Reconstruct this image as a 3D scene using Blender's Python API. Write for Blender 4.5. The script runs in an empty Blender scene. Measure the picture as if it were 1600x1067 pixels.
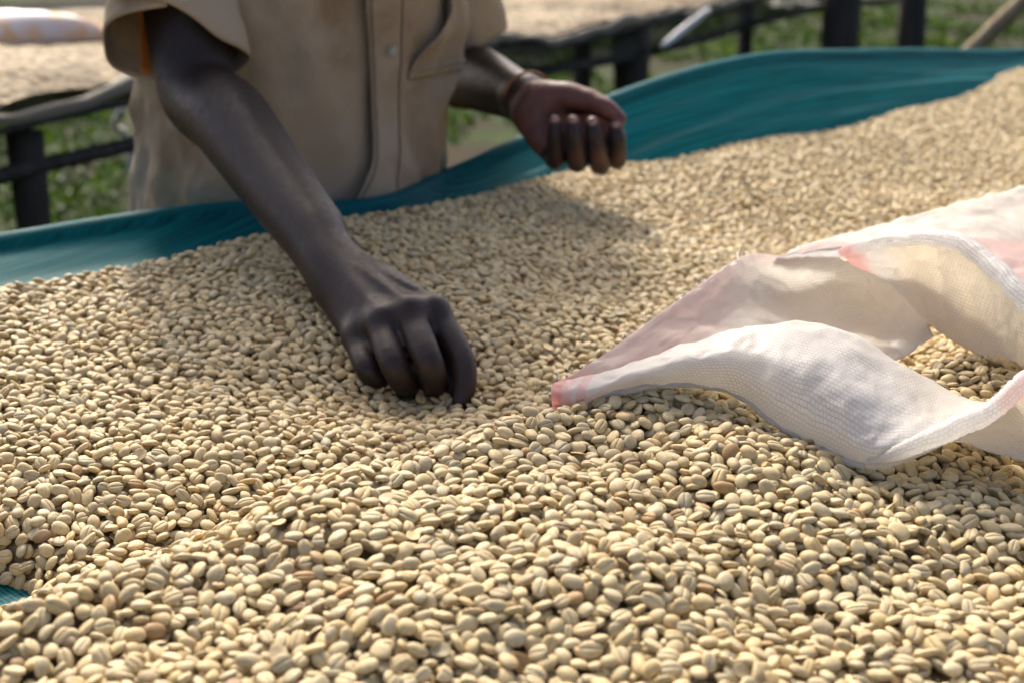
import bpy, bmesh, math, random
import numpy as np
from mathutils import Vector, Matrix, noise as mnoise

random.seed(7)
rng = np.random.default_rng(11)
SC = bpy.context.scene
COL = SC.collection
R = math.radians

# ------------------------------------------------------------------ camera, sky, sun, exposure
Z0 = 1.0                       # level of the drying bed
CAM = np.array([0.0, 0.0, Z0 + 0.325])
PITCH = R(17.2)
FPX = 2200.0                   # focal length in pixels of the 1600 px wide photograph
cam_data = bpy.data.cameras.new('camera')
cam = bpy.data.objects.new('camera', cam_data)
COL.objects.link(cam)
cam.location = CAM
cam.rotation_euler = (R(90) - PITCH, 0, 0)
cam_data.sensor_width = 36.0
cam_data.lens = 36.0 * FPX / 1600.0
cam_data.clip_start = 0.01
cam_data.clip_end = 400.0
cam_data.dof.use_dof = True
cam_data.dof.focus_distance = 0.80
cam_data.dof.aperture_fstop = 8.4
SC.camera = cam

SUN_EL, SUN_AZ = R(42), R(-16)   # the sun stands behind the worker, azimuth measured from +Y
world = bpy.data.worlds.new('World')
SC.world = world
world.use_nodes = True
wn = world.node_tree
bg = wn.nodes['Background']
sky = wn.nodes.new('ShaderNodeTexSky')
sky.sky_type = 'NISHITA'
sky.sun_disc = False
sky.sun_elevation = SUN_EL
sky.sun_rotation = SUN_AZ
sky.air_density = 0.7
sky.dust_density = 6.0
sky.ozone_density = 0.3
wn.links.new(sky.outputs[0], bg.inputs[0])
bg.inputs[1].default_value = 0.15
sun_data = bpy.data.lights.new('sun', 'SUN')
sun_data.energy = 2.6
sun_data.angle = R(6.5)
sun_data.color = (1.0, 0.93, 0.81)
sun = bpy.data.objects.new('sun', sun_data)
COL.objects.link(sun)
sdir = Vector((-math.sin(SUN_AZ) * math.cos(SUN_EL), -math.cos(SUN_AZ) * math.cos(SUN_EL), -math.sin(SUN_EL)))
sun.rotation_euler = sdir.to_track_quat('-Z', 'Y').to_euler()
sun.location = (0, 6, 8)
SC.view_settings.view_transform = 'Standard'
SC.view_settings.look = 'None'
SC.view_settings.gamma = 1.0
SC.view_settings.use_curve_mapping = False
SC.view_settings.exposure = 0.92
SC.render.engine = 'CYCLES'
SC.cycles.use_denoising = True
SC.cycles.max_bounces = 8
SC.cycles.transparent_max_bounces = 12


def at(px, py, Y):
    """World point on the ray of photo pixel (px, py) at ground distance Y from the camera."""
    f = np.array([0, math.cos(PITCH), -math.sin(PITCH)])
    u = np.array([0, math.sin(PITCH), math.cos(PITCH)])
    d = f + np.array([1.0, 0, 0]) * (px - 800) / FPX + u * (533.5 - py) / FPX
    return CAM + d * (Y / d[1])


# ------------------------------------------------------------------ object helpers
def tag(o, label=None, cat=None, group=None, kind=None):
    for k, v in (('label', label), ('category', cat), ('group', group), ('kind', kind)):
        if v:
            o[k] = v
    return o


def empty(name, loc, rz=0.0):
    o = bpy.data.objects.new(name, None)
    COL.objects.link(o)
    o.location = loc
    o.rotation_euler = (0, 0, rz)
    o.empty_display_size = 0.05
    return o


def link(name, me, mat, parent=None, smooth=True, origin=None):
    o = bpy.data.objects.new(name, me)
    COL.objects.link(o)
    if mat is not None and len(me.materials) == 0:
        me.materials.append(mat)
    if smooth:
        me.polygons.foreach_set('use_smooth', [True] * len(me.polygons))
    if parent is not None:
        o.parent = parent
        o.matrix_parent_inverse = parent_inv(parent)
    return o


def parent_inv(p):
    chain = Matrix.Identity(4)
    q = p
    while q is not None:
        m = Matrix.LocRotScale(q.location, q.rotation_euler, q.scale)
        chain = (q.matrix_parent_inverse @ m if q.parent else m) @ chain
        q = q.parent
    return chain.inverted()


def mesh(name, verts, faces, uv=None):
    me = bpy.data.meshes.new(name)
    me.from_pydata([tuple(map(float, v)) for v in verts], [], [tuple(map(int, f)) for f in faces])
    if uv is not None:
        lay = me.uv_layers.new(name='UVMap')
        idx = np.empty(len(me.loops), dtype=np.int32)
        me.loops.foreach_get('vertex_index', idx)
        lay.data.foreach_set('uv', np.asarray(uv, dtype=np.float32)[idx].ravel())
    me.update()
    return me


def grid_mesh(name, P, uv=None, closed_u=False):
    """P: (nu, nv, 3) array of points."""
    nu, nv = P.shape[:2]
    F = []
    for i in range(nu if closed_u else nu - 1):
        i2 = (i + 1) % nu
        for j in range(nv - 1):
            F.append((i * nv + j, i2 * nv + j, i2 * nv + j + 1, i * nv + j + 1))
    return mesh(name, P.reshape(-1, 3), F, None if uv is None else uv.reshape(-1, 2))


def catmull(pts, n):
    """Resample a control polyline (k, ...) to n points with a Catmull-Rom curve."""
    pts = np.asarray(pts, dtype=float)
    k = len(pts)
    ext = np.concatenate([[2 * pts[0] - pts[1]], pts, [2 * pts[-1] - pts[-2]]])
    out = []
    for t in np.linspace(0, k - 1, n):
        i = min(int(t), k - 2)
        f = t - i
        a, b, c, d = ext[i], ext[i + 1], ext[i + 2], ext[i + 3]
        out.append(0.5 * (2 * b + (c - a) * f + (2 * a - 5 * b + 4 * c - d) * f ** 2 + (3 * b - a - 3 * c + d) * f ** 3))
    return np.array(out)


def patch(ctrl, nu, nv):
    """ctrl: list of columns (each a list of 3-D points) -> smooth (nu, nv, 3) grid."""
    cols = np.array([catmull(c, nv) for c in ctrl])
    return catmull(cols, nu)


def tube_points(path, rad, nseg=10, jitter=0.0, seed=0):
    path = np.asarray(path, dtype=float)
    n = len(path)
    rad = np.broadcast_to(np.asarray(rad, dtype=float), (n,))
    T = np.gradient(path, axis=0)
    T /= np.linalg.norm(T, axis=1)[:, None] + 1e-12
    up = np.array([0, 0, 1.0])
    out = np.zeros((n, nseg, 3))
    r_ = np.random.default_rng(seed)
    for i in range(n):
        a = np.cross(T[i], up)
        if np.linalg.norm(a) < 1e-4:
            a = np.cross(T[i], [0, 1.0, 0])
        a /= np.linalg.norm(a)
        b = np.cross(a, T[i])
        for k in range(nseg):
            th = 2 * math.pi * k / nseg
            out[i, k] = path[i] + (a * math.cos(th) + b * math.sin(th)) * rad[i] * (1 + jitter * r_.uniform(-1, 1))
    return out


def tube_mesh(name, path, rad, nseg=10, jitter=0.0, seed=0, uv_len=None):
    P = tube_points(path, rad, nseg, jitter, seed)
    n = len(P)
    V = list(P.reshape(-1, 3))
    F = []
    for i in range(n - 1):
        for k in range(nseg):
            k2 = (k + 1) % nseg
            F.append((i * nseg + k, i * nseg + k2, (i + 1) * nseg + k2, (i + 1) * nseg + k))
    F.append(tuple(range(nseg))[::-1])
    F.append(tuple((n - 1) * nseg + k for k in range(nseg)))
    return mesh(name, V, F)


def vnoise(P, scale, seed=0.0):
    """Perlin noise at each row of P (n,3)."""
    o = Vector((seed * 13.7, seed * 7.1, seed * 3.3))
    return np.array([mnoise.noise(Vector(p) * scale + o) for p in P])


def sstep(a, b, x):
    t = np.clip((x - a) / (b - a), 0, 1)
    return t * t * (3 - 2 * t)


# ------------------------------------------------------------------ material helpers
def material(name, base=(0.5, 0.5, 0.5), rough=0.6, spec=0.5):
    m = bpy.data.materials.new(name)
    m.use_nodes = True
    nt = m.node_tree
    b = nt.nodes['Principled BSDF']
    b.inputs['Base Color'].default_value = (*base, 1)
    b.inputs['Roughness'].default_value = rough
    b.inputs['Specular IOR Level'].default_value = spec
    return m, nt, b


def N(nt, kind, **kw):
    n = nt.nodes.new(kind)
    for k, v in kw.items():
        setattr(n, k, v)
    return n


def ramp(nt, fac, stops):
    n = nt.nodes.new('ShaderNodeValToRGB')
    e = n.color_ramp.elements
    while len(e) < len(stops):
        e.new(0.5)
    for el, (p, c) in zip(e, stops):
        el.position = p
        el.color = (*c, 1) if len(c) == 3 else c
    nt.links.new(fac, n.inputs[0])
    return n


def noise_tex(nt, scale, detail=4, rough=0.55, vec=None):
    n = nt.nodes.new('ShaderNodeTexNoise')
    n.inputs['Scale'].default_value = scale
    n.inputs['Detail'].default_value = detail
    n.inputs['Roughness'].default_value = rough
    if vec is not None:
        nt.links.new(vec, n.inputs['Vector'])
    return n


def mixc(nt, fac, a, b, blend='MIX'):
    n = nt.nodes.new('ShaderNodeMix')
    n.data_type = 'RGBA'
    n.blend_type = blend
    for sock, v in ((n.inputs[0], fac), (n.inputs[6], a), (n.inputs[7], b)):
        if hasattr(v, 'is_output') or isinstance(v, bpy.types.NodeSocket):
            nt.links.new(v, sock)
        elif isinstance(v, (int, float)):
            sock.default_value = v
        else:
            sock.default_value = (*v, 1)
    return n.outputs[2]


def math_n(nt, op, a, b=None):
    n = nt.nodes.new('ShaderNodeMath')
    n.operation = op
    for sock, v in ((n.inputs[0], a), (n.inputs[1], b)):
        if v is None:
            continue
        if isinstance(v, bpy.types.NodeSocket):
            nt.links.new(v, sock)
        else:
            sock.default_value = v
    return n.outputs[0]


def bump(nt, b, height, strength=0.3, dist=0.002):
    n = nt.nodes.new('ShaderNodeBump')
    n.inputs['Strength'].default_value = strength
    n.inputs['Distance'].default_value = dist
    nt.links.new(height, n.inputs['Height'])
    nt.links.new(n.outputs[0], b.inputs['Normal'])
    return n


def coords(nt, which='Object'):
    return nt.nodes.new('ShaderNodeTexCoord').outputs[which]


# beans
def bean_material():
    m, nt, b = material('green_coffee_bean', rough=0.58, spec=0.28)
    oi = N(nt, 'ShaderNodeObjectInfo')
    tone = ramp(nt, oi.outputs['Random'], [
        (0.0, (0.523, 0.393, 0.193)), (0.14, (0.458, 0.378, 0.229)), (0.30, (0.589, 0.464, 0.252)),
        (0.46, (0.480, 0.409, 0.260)), (0.60, (0.567, 0.421, 0.202)), (0.74, (0.654, 0.537, 0.323)), (0.86, (0.523, 0.408, 0.216)), (0.95, (0.414, 0.353, 0.227)),
        (0.985, (0.414, 0.255, 0.108)), (1.0, (0.196, 0.130, 0.072))])
    tc = coords(nt)
    n1 = noise_tex(nt, 260, 4, 0.6, tc)
    blotch = ramp(nt, n1.outputs[0], [(0.3, (0.74, 0.68, 0.55)), (0.62, (1.0, 1.0, 1.0))])
    c = mixc(nt, 0.75, tone.outputs[0], blotch.outputs[0], 'MULTIPLY')
    at_ = N(nt, 'ShaderNodeAttribute', attribute_name='crease')
    cr = ramp(nt, at_.outputs['Fac'], [(0.55, (0, 0, 0)), (1.0, (1, 1, 1))])
    c = mixc(nt, math_n(nt, 'MULTIPLY', cr.outputs[0], 0.7), c, (0.20, 0.11, 0.05))
    nt.links.new(c, b.inputs['Base Color'])
    n2 = noise_tex(nt, 900, 3, 0.6, tc)
    bump(nt, b, n2.outputs[0], 0.22, 0.0006)
    b.inputs['Subsurface Weight'].default_value = 0.0
    return m


M_BEAN = bean_material()


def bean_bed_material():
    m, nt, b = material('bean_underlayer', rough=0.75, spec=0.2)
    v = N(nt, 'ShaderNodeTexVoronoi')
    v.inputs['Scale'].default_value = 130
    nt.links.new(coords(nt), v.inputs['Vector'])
    c = ramp(nt, v.outputs['Distance'], [(0.0, (0.32, 0.24, 0.135)), (0.55, (0.20, 0.145, 0.08)), (0.9, (0.08, 0.056, 0.03))])  # cells darken to their edges: shade of the gaps between beans, painted in
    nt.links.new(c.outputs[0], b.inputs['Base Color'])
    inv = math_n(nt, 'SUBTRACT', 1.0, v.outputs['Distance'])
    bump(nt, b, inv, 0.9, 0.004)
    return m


M_BEANBED = bean_bed_material()


def net_material(name, dark, light, tr=0.25, see=0.22):
    m, nt, b = material(name, rough=0.5, spec=0.11)
    uv = coords(nt, 'UV')
    mp = N(nt, 'ShaderNodeMapping')
    mp.inputs['Scale'].default_value = (1, 1, 1)
    nt.links.new(uv, mp.inputs[0])
    st = N(nt, 'ShaderNodeTexNoise')
    sc_ = N(nt, 'ShaderNodeMapping')
    sc_.inputs['Scale'].default_value = (6, 420, 1)
    nt.links.new(uv, sc_.inputs[0])
    nt.links.new(sc_.outputs[0], st.inputs['Vector'])
    st.inputs['Scale'].default_value = 1.0
    st.inputs['Detail'].default_value = 3
    w = N(nt, 'ShaderNodeTexWave')
    w.inputs['Scale'].default_value = 110
    w.inputs['Distortion'].default_value = 1.0
    nt.links.new(uv, w.inputs[0])
    fac = math_n(nt, 'ADD', math_n(nt, 'MULTIPLY', st.outputs[0], 0.75), math_n(nt, 'MULTIPLY', w.outputs['Fac'], 0.25))
    c = ramp(nt, fac, [(0.3, dark), (0.72, light)])
    nt.links.new(c.outputs[0], b.inputs['Base Color'])
    bump(nt, b, fac, 0.5, 0.0012)
    tl = N(nt, 'ShaderNodeBsdfTranslucent')
    nt.links.new(c.outputs[0], tl.inputs[0])
    mx = N(nt, 'ShaderNodeMixShader')
    mx.inputs[0].default_value = tr
    nt.links.new(b.outputs[0], mx.inputs[1])
    nt.links.new(tl.outputs[0], mx.inputs[2])
    # open mesh: part of the light passes straight through
    tp = N(nt, 'ShaderNodeBsdfTransparent')
    m2 = N(nt, 'ShaderNodeMixShader')
    hole = ramp(nt, w.outputs['Fac'], [(0.0, (see, see, see)), (0.6, (see * 0.3, see * 0.3, see * 0.3))])
    nt.links.new(hole.outputs[0], m2.inputs[0])
    nt.links.new(mx.outputs[0], m2.inputs[1])
    nt.links.new(tp.outputs[0], m2.inputs[2])
    nt.links.new(m2.outputs[0], nt.nodes['Material Output'].inputs[0])
    return m


M_NET = net_material('teal_shade_net', (0.0, 0.058, 0.070), (0.006, 0.25, 0.285), 0.46, 0.22)


def wood_material(name, dark, light, rough=0.8):
    m, nt, b = material(name, rough=rough, spec=0.25)
    tc = coords(nt)
    mp = N(nt, 'ShaderNodeMapping')
    mp.inputs['Scale'].default_value = (30, 30, 3)
    nt.links.new(tc, mp.inputs[0])
    n1 = noise_tex(nt, 1.5, 6, 0.65, mp.outputs[0])
    c = ramp(nt, n1.outputs[0], [(0.3, dark), (0.7, light)])
    nt.links.new(c.outputs[0], b.inputs['Base Color'])
    bump(nt, b, n1.outputs[0], 0.5, 0.004)
    return m


M_POST = wood_material('dark_weathered_timber', (0.018, 0.016, 0.015), (0.055, 0.048, 0.042))
M_RAIL = wood_material('grey_weathered_pole', (0.10, 0.085, 0.065), (0.24, 0.21, 0.17))
M_TANPOLE = wood_material('tan_bamboo_pole', (0.22, 0.16, 0.10), (0.42, 0.33, 0.22))

# ------------------------------------------------------------------ ground and grass
def ground_material():
    m, nt, b = material('grass_and_soil', rough=0.95, spec=0.1)
    tc = coords(nt)
    n1 = noise_tex(nt, 1.1, 5, 0.6, tc)
    n2 = noise_tex(nt, 6.0, 5, 0.65, tc)
    f = math_n(nt, 'ADD', math_n(nt, 'MULTIPLY', n1.outputs[0], 0.6), math_n(nt, 'MULTIPLY', n2.outputs[0], 0.4))
    c = ramp(nt, f, [(0.34, (0.034, 0.019, 0.010)), (0.45, (0.024, 0.019, 0.008)), (0.53, (0.018, 0.034, 0.005)), (0.66, (0.036, 0.066, 0.007))])
    nt.links.new(c.outputs[0], b.inputs['Base Color'])
    bump(nt, b, n2.outputs[0], 0.6, 0.05)
    return m


gx, gy = np.meshgrid(np.linspace(-60, 60, 61), np.linspace(-20, 160, 91), indexing='ij')
gz = 0.02 * np.sin(gx * 0.7) * np.cos(gy * 0.5)
ground = link('ground', grid_mesh('ground', np.stack([gx, gy, gz - 0.02], -1)), ground_material())
tag(ground, kind='structure')


def grass_material():
    m, nt, b = material('grass_blades', rough=0.6, spec=0.3)
    a = N(nt, 'ShaderNodeAttribute', attribute_name='tint')
    c = ramp(nt, a.outputs['Fac'], [(0.0, (0.055, 0.042, 0.012)), (0.3, (0.022, 0.045, 0.006)), (0.7, (0.040, 0.085, 0.008)), (1.0, (0.10, 0.16, 0.014))])
    nt.links.new(c.outputs[0], b.inputs['Base Color'])
    tl = N(nt, 'ShaderNodeBsdfTranslucent')
    nt.links.new(c.outputs[0], tl.inputs[0])
    mx = N(nt, 'ShaderNodeMixShader')
    mx.inputs[0].default_value = 0.4
    nt.links.new(b.outputs[0], mx.inputs[1])
    nt.links.new(tl.outputs[0], mx.inputs[2])
    nt.links.new(mx.outputs[0], nt.nodes['Material Output'].inputs[0])
    return m


def build_grass():
    V, F, T = [], [], []
    n = 0
    r = random.Random(3)
    while n < 42000:
        y = 2.2 + 18 * r.random() ** 1.4
        x = (r.random() * 2 - 1) * (0.6 + 0.5 * y)
        clump = mnoise.noise(Vector((x * 0.8, y * 0.45, 3.1))) + 0.7 * mnoise.noise(Vector((x * 3.1, y * 1.6, 8.0)))
        if clump < r.uniform(-0.35, 0.35):
            continue
        h = r.uniform(0.02, 0.10) * (0.7 + clump * 0.8)
        w = r.uniform(0.006, 0.014) * (1 + y * 0.08)
        a = r.random() * 6.283
        lx, ly = math.cos(a) * h * r.uniform(0.4, 1.6), math.sin(a) * h * r.uniform(0.4, 1.6)
        px, py = -math.sin(a) * w, math.cos(a) * w
        i = len(V)
        V += [(x - px, y - py, -0.03), (x + px, y + py, -0.03), (x + lx * 0.5 + px * 0.7, y + ly * 0.5 + py * 0.7, h * 0.7),
              (x + lx * 0.5 - px * 0.7, y + ly * 0.5 - py * 0.7, h * 0.7), (x + lx, y + ly, h)]
        F += [(i, i + 1, i + 2, i + 3), (i + 3, i + 2, i + 4)]
        t = min(1, max(0, 0.5 + clump * 0.5 + r.uniform(-0.3, 0.3)))
        T += [t] * 5
        n += 1
    me = mesh('grass', V, F)
    me.attributes.new('tint', 'FLOAT', 'POINT').data.foreach_set('value', T)
    o = link('grass', me, grass_material(), smooth=False)
    tag(o, 'rough green and brown grass behind the drying tables', 'grass', kind='stuff')


build_grass()

# ------------------------------------------------------------------ the near drying table: net, rails, legs
DS, DT = np.array([0.69, 0.724]), np.array([-0.724, 0.69])      # along and across the bed


def st(x, y):
    return x * DS[0] + y * DS[1], x * DT[0] + y * DT[1]


EDGE_S = np.array([-1.5, 0.2, 0.578, 0.787, 0.917, 1.07, 1.20, 1.358, 1.641, 1.976, 2.6, 3.4, 5.0])
EDGE_T = np.array([1.16, 1.17, 1.180, 1.118, 1.062, 1.112, 1.118, 1.116, 1.115, 1.116, 1.13, 1.12, 1.12])
EDGE_Z = np.array([0.035, 0.030, 0.031, 0.038, 0.030, 0.032, 0.055, 0.088, 0.116, 0.102, 0.060, 0.07, 0.07])


def smooth_interp(x, xs, ys):
    xs, ys = np.asarray(xs), np.asarray(ys)
    m = np.gradient(ys, xs)
    i = np.clip(np.searchsorted(xs, x) - 1, 0, len(xs) - 2)
    h = xs[i + 1] - xs[i]
    t = np.clip((x - xs[i]) / h, 0, 1)
    return ((1 + 2 * t) * (1 - t) ** 2 * ys[i] + t * (1 - t) ** 2 * h * m[i] + t * t * (3 - 2 * t) * ys[i + 1] + t * t * (t - 1) * h * m[i + 1])


def edge_t(s):
    return smooth_interp(s, EDGE_S, EDGE_T)


def edge_z(s):
    return smooth_interp(s, EDGE_S, EDGE_Z)


NET_FLOOR = -0.034


def net_h(s, t):
    te, ze = edge_t(s), edge_z(s)
    q = np.clip((t - 0.93) / (te - 0.93), 0, 1.0)
    h = NET_FLOOR + (ze - NET_FLOOR) * q ** 1.9
    # draped folds running along the side
    w = np.sin(np.pi * np.clip(q, 0, 1)) ** 1.0
    h = h + w * (0.35 + 0.65 * sstep(0.95, 1.25, s)) * (0.014 * (0.6 - np.abs(np.sin(5.5 * q + 1.5 * np.sin(s * 2.1) + 0.6))) + 0.0045 * np.sin(23.0 * q - 5.0 * s + 1.5 * np.sin(s * 3.7)) + 0.0025 * np.sin(37 * q + 9 * s))
    for q0, s0, s1, amp, wd in ((0.66, 1.0, 1.8, 0.010, 0.035), (0.83, 1.02, 1.75, 0.009, 0.030), (0.74, 1.3, 2.6, 0.011, 0.05), (0.90, 1.5, 3.0, 0.008, 0.035), (0.60, 1.7, 3.0, 0.009, 0.05)):
        on = sstep(s0, s0 + 0.12, s) * (1 - sstep(s1 - 0.3, s1, s))
        h = h + on * amp * np.exp(-((q - q0 - 0.05 * np.sin(4 * s + q0 * 9)) / wd) ** 2) * np.clip((1 - q) / 0.08, 0, 1)
    return h


def build_table():
    root = empty('drying_table', (0.8, 0.6, 0))
    tag(root, 'long raised drying table lined with teal shade net, heaped with pale coffee beans', 'table')
    ss = np.linspace(-0.9, 4.2, 420)
    tt = np.concatenate([np.linspace(-0.35, 0.9, 20), np.linspace(0.93, 1.0, 34)])
    P = np.zeros((len(ss), len(tt) + 16, 3))
    UV = np.zeros((len(ss), len(tt) + 16, 2))
    TE, ZE = edge_t(ss), edge_z(ss)
    TG = np.array([[t if t <= 0.9 else 0.93 + (t - 0.93) / 0.07 * (te - 0.93) for t in tt] for te in TE])
    ZG = net_h(np.broadcast_to(ss[:, None], TG.shape), TG)
    for i, s in enumerate(ss):
        te, ze = float(TE[i]), float(ZE[i])
        for j in range(len(tt) + 16):
            if j < len(tt):
                t, z = TG[i, j], ZG[i, j]
            else:
                k = j - len(tt) + 1
                a = min(k, 6) / 6 * math.pi
                t = te + 0.012 * (1 - math.cos(a))
                z = ze + 0.012 * math.sin(a) - max(0, k - 6) * 0.011
                t += 0.004 * math.sin(s * 23 + k * 0.2) * max(0, k - 6) / 10
            x, y = s * DS[0] + t * DT[0], s * DS[1] + t * DT[1]
            P[i, j] = (x, y, Z0 + z)
            UV[i, j] = (s, t + max(0, j - len(tt)) * 0.011)
    me = grid_mesh('shade_net', P, UV)
    link('shade_net', me, M_NET, root)
    # rope that carries the edge
    sp = np.linspace(-0.9, 4.2, 160)
    path = np.array([[s * DS[0] + (edge_t(s) + 0.012) * DT[0], s * DS[1] + (edge_t(s) + 0.012) * DT[1], Z0 + edge_z(s) + 0.001] for s in sp])
    link('edge_rope', tube_mesh('edge_rope', path, 0.0085, 8), M_RAIL, root)
    # long rails, cross bearers and legs under the net
    for t in (-0.3, 0.35, 0.98):
        a = [s * DS + t * DT for s in np.linspace(-0.9, 4.2, 12)]
        link('rail', tube_mesh('rail', [(p[0], p[1], Z0 - 0.075) for p in a], 0.035, 10, 0.06, 3), M_RAIL, root)
    for s in np.arange(-0.75, 4.2, 0.6):
        a = [s * DS + t * DT for t in np.linspace(-0.36, 1.04, 6)]
        link('bearer', tube_mesh('bearer', [(p[0], p[1], Z0 - 0.135) for p in a], 0.026, 8, 0.06, 4), M_RAIL, root)
    for s in (-0.6, 0.75, 2.1, 3.45):
        for t in (-0.25, 0.93):
            p = s * DS + t * DT
            link('leg', tube_mesh('leg', [(p[0], p[1], z) for z in np.linspace(-0.05, Z0 - 0.16, 6)], 0.045, 10, 0.06, 5), M_POST, root)


build_table()

# ------------------------------------------------------------------ the heap of beans: target height field
RIDGE = np.array([(-0.62, 0.20, 0.010), (-0.40, 0.40, 0.018), (-0.235, 0.527, 0.028), (-0.15, 0.585, 0.042), (-0.076, 0.645, 0.050), (0.025, 0.738, 0.055),
                  (0.11, 0.785, 0.052), (0.22, 0.82, 0.044), (0.35, 0.88, 0.038), (0.6, 1.08, 0.035), (1.0, 1.5, 0.03), (1.6, 2.1, 0.03)])


def bean_target(x, y):
    s, t = st(x, y)
    # signed distance to the (wandering) ridge line of the front mound
    x0_, y0_ = x, y
    wv = 0.010 * np.sin(x * 19 + 0.7) + 0.006 * np.sin(x * 43 + y * 11)
    x, y = x + wv * 0.6, y + wv
    best = np.full(x.shape, 1e9)
    sd = np.zeros(x.shape)
    zr = np.zeros(x.shape)
    for a, b in zip(RIDGE[:-1], RIDGE[1:]):
        e = b[:2] - a[:2]
        L2 = e @ e
        u = np.clip(((x - a[0]) * e[0] + (y - a[1]) * e[1]) / L2, 0, 1)
        dx, dy = x - a[0] - u * e[0], y - a[1] - u * e[1]
        d = np.hypot(dx, dy)
        side = np.sign(e[0] * dy - e[1] * dx)
        m = d < best
        best = np.where(m, d, best)
        sd = np.where(m, d * side, sd)
        zr = np.where(m, a[2] + u * (b[2] - a[2]), zr)
    x, y = x0_, y0_
    lf = 1 - sstep(0.85, 1.25, s)                # the fuller heap at the left leans towards the camera
    up_l = np.clip((t - 0.56) / 0.46, 0, 1) ** 1.15
    back = lf * (-0.014 + 0.055 * up_l) + (1 - lf) * (-0.014 * (1 - sstep(0.62, 0.86, t)) + 0.026 * sstep(0.80, 1.03, t)) + 0.020 * sstep(1.7, 2.7, s) * sstep(0.7, 1.05, t)
    back = back + 0.006 * np.sin(s * 5.1 + 1.0) * np.sin(t * 6.3) + 0.003 * np.sin(s * 17 + 3 * np.sin(t * 9)) - 0.020 * np.exp(-((x + 0.078) ** 2 + (y - 0.940) ** 2) / 0.066 ** 2)
    back = back - np.maximum(0, t - 1.065 + 0.048 * lf - 0.03 * sstep(1.7, 2.4, s)) * 0.9
    back = back - 0.010 * np.exp(-((sd - 0.085) / 0.04) ** 2) * (1 - sstep(0.05, 0.25, x))
    far = zr - 0.64 * np.maximum(0, np.abs(sd) - 0.012)
    rightflat = sstep(0.17, 0.40, x)
    far = far * (1 - rightflat) + rightflat * (zr - 0.28 * np.abs(sd))
    near = zr - 0.11 * np.abs(sd) - 0.25 * np.maximum(0, np.abs(sd) - 0.34)
    front = np.where(sd > 0, far, near) + 0.006 * np.sin(x * 21 + 1.3) * np.sin(y * 25) + 0.003 * np.sin(x * 53 + 20 * y) + 0.002 * np.sin(y * 71 - x * 30)
    k = 0.012
    h = np.clip(0.5 + 0.5 * (front - back) / k, 0, 1)
    z = front * h + back * (1 - h) + k * h * (1 - h)
    z = np.where(sd > 0, z, np.maximum(front, z))
    # the bare corner where the net shows
    z = z - 0.060 * np.exp(-(((x + 0.292) / 0.033) ** 2 + ((y - 0.682) / 0.025) ** 2))
    return z


BX0, BX1, BY0, BY1, HS = -1.05, 1.75, 0.22, 3.25, 0.001


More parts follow.
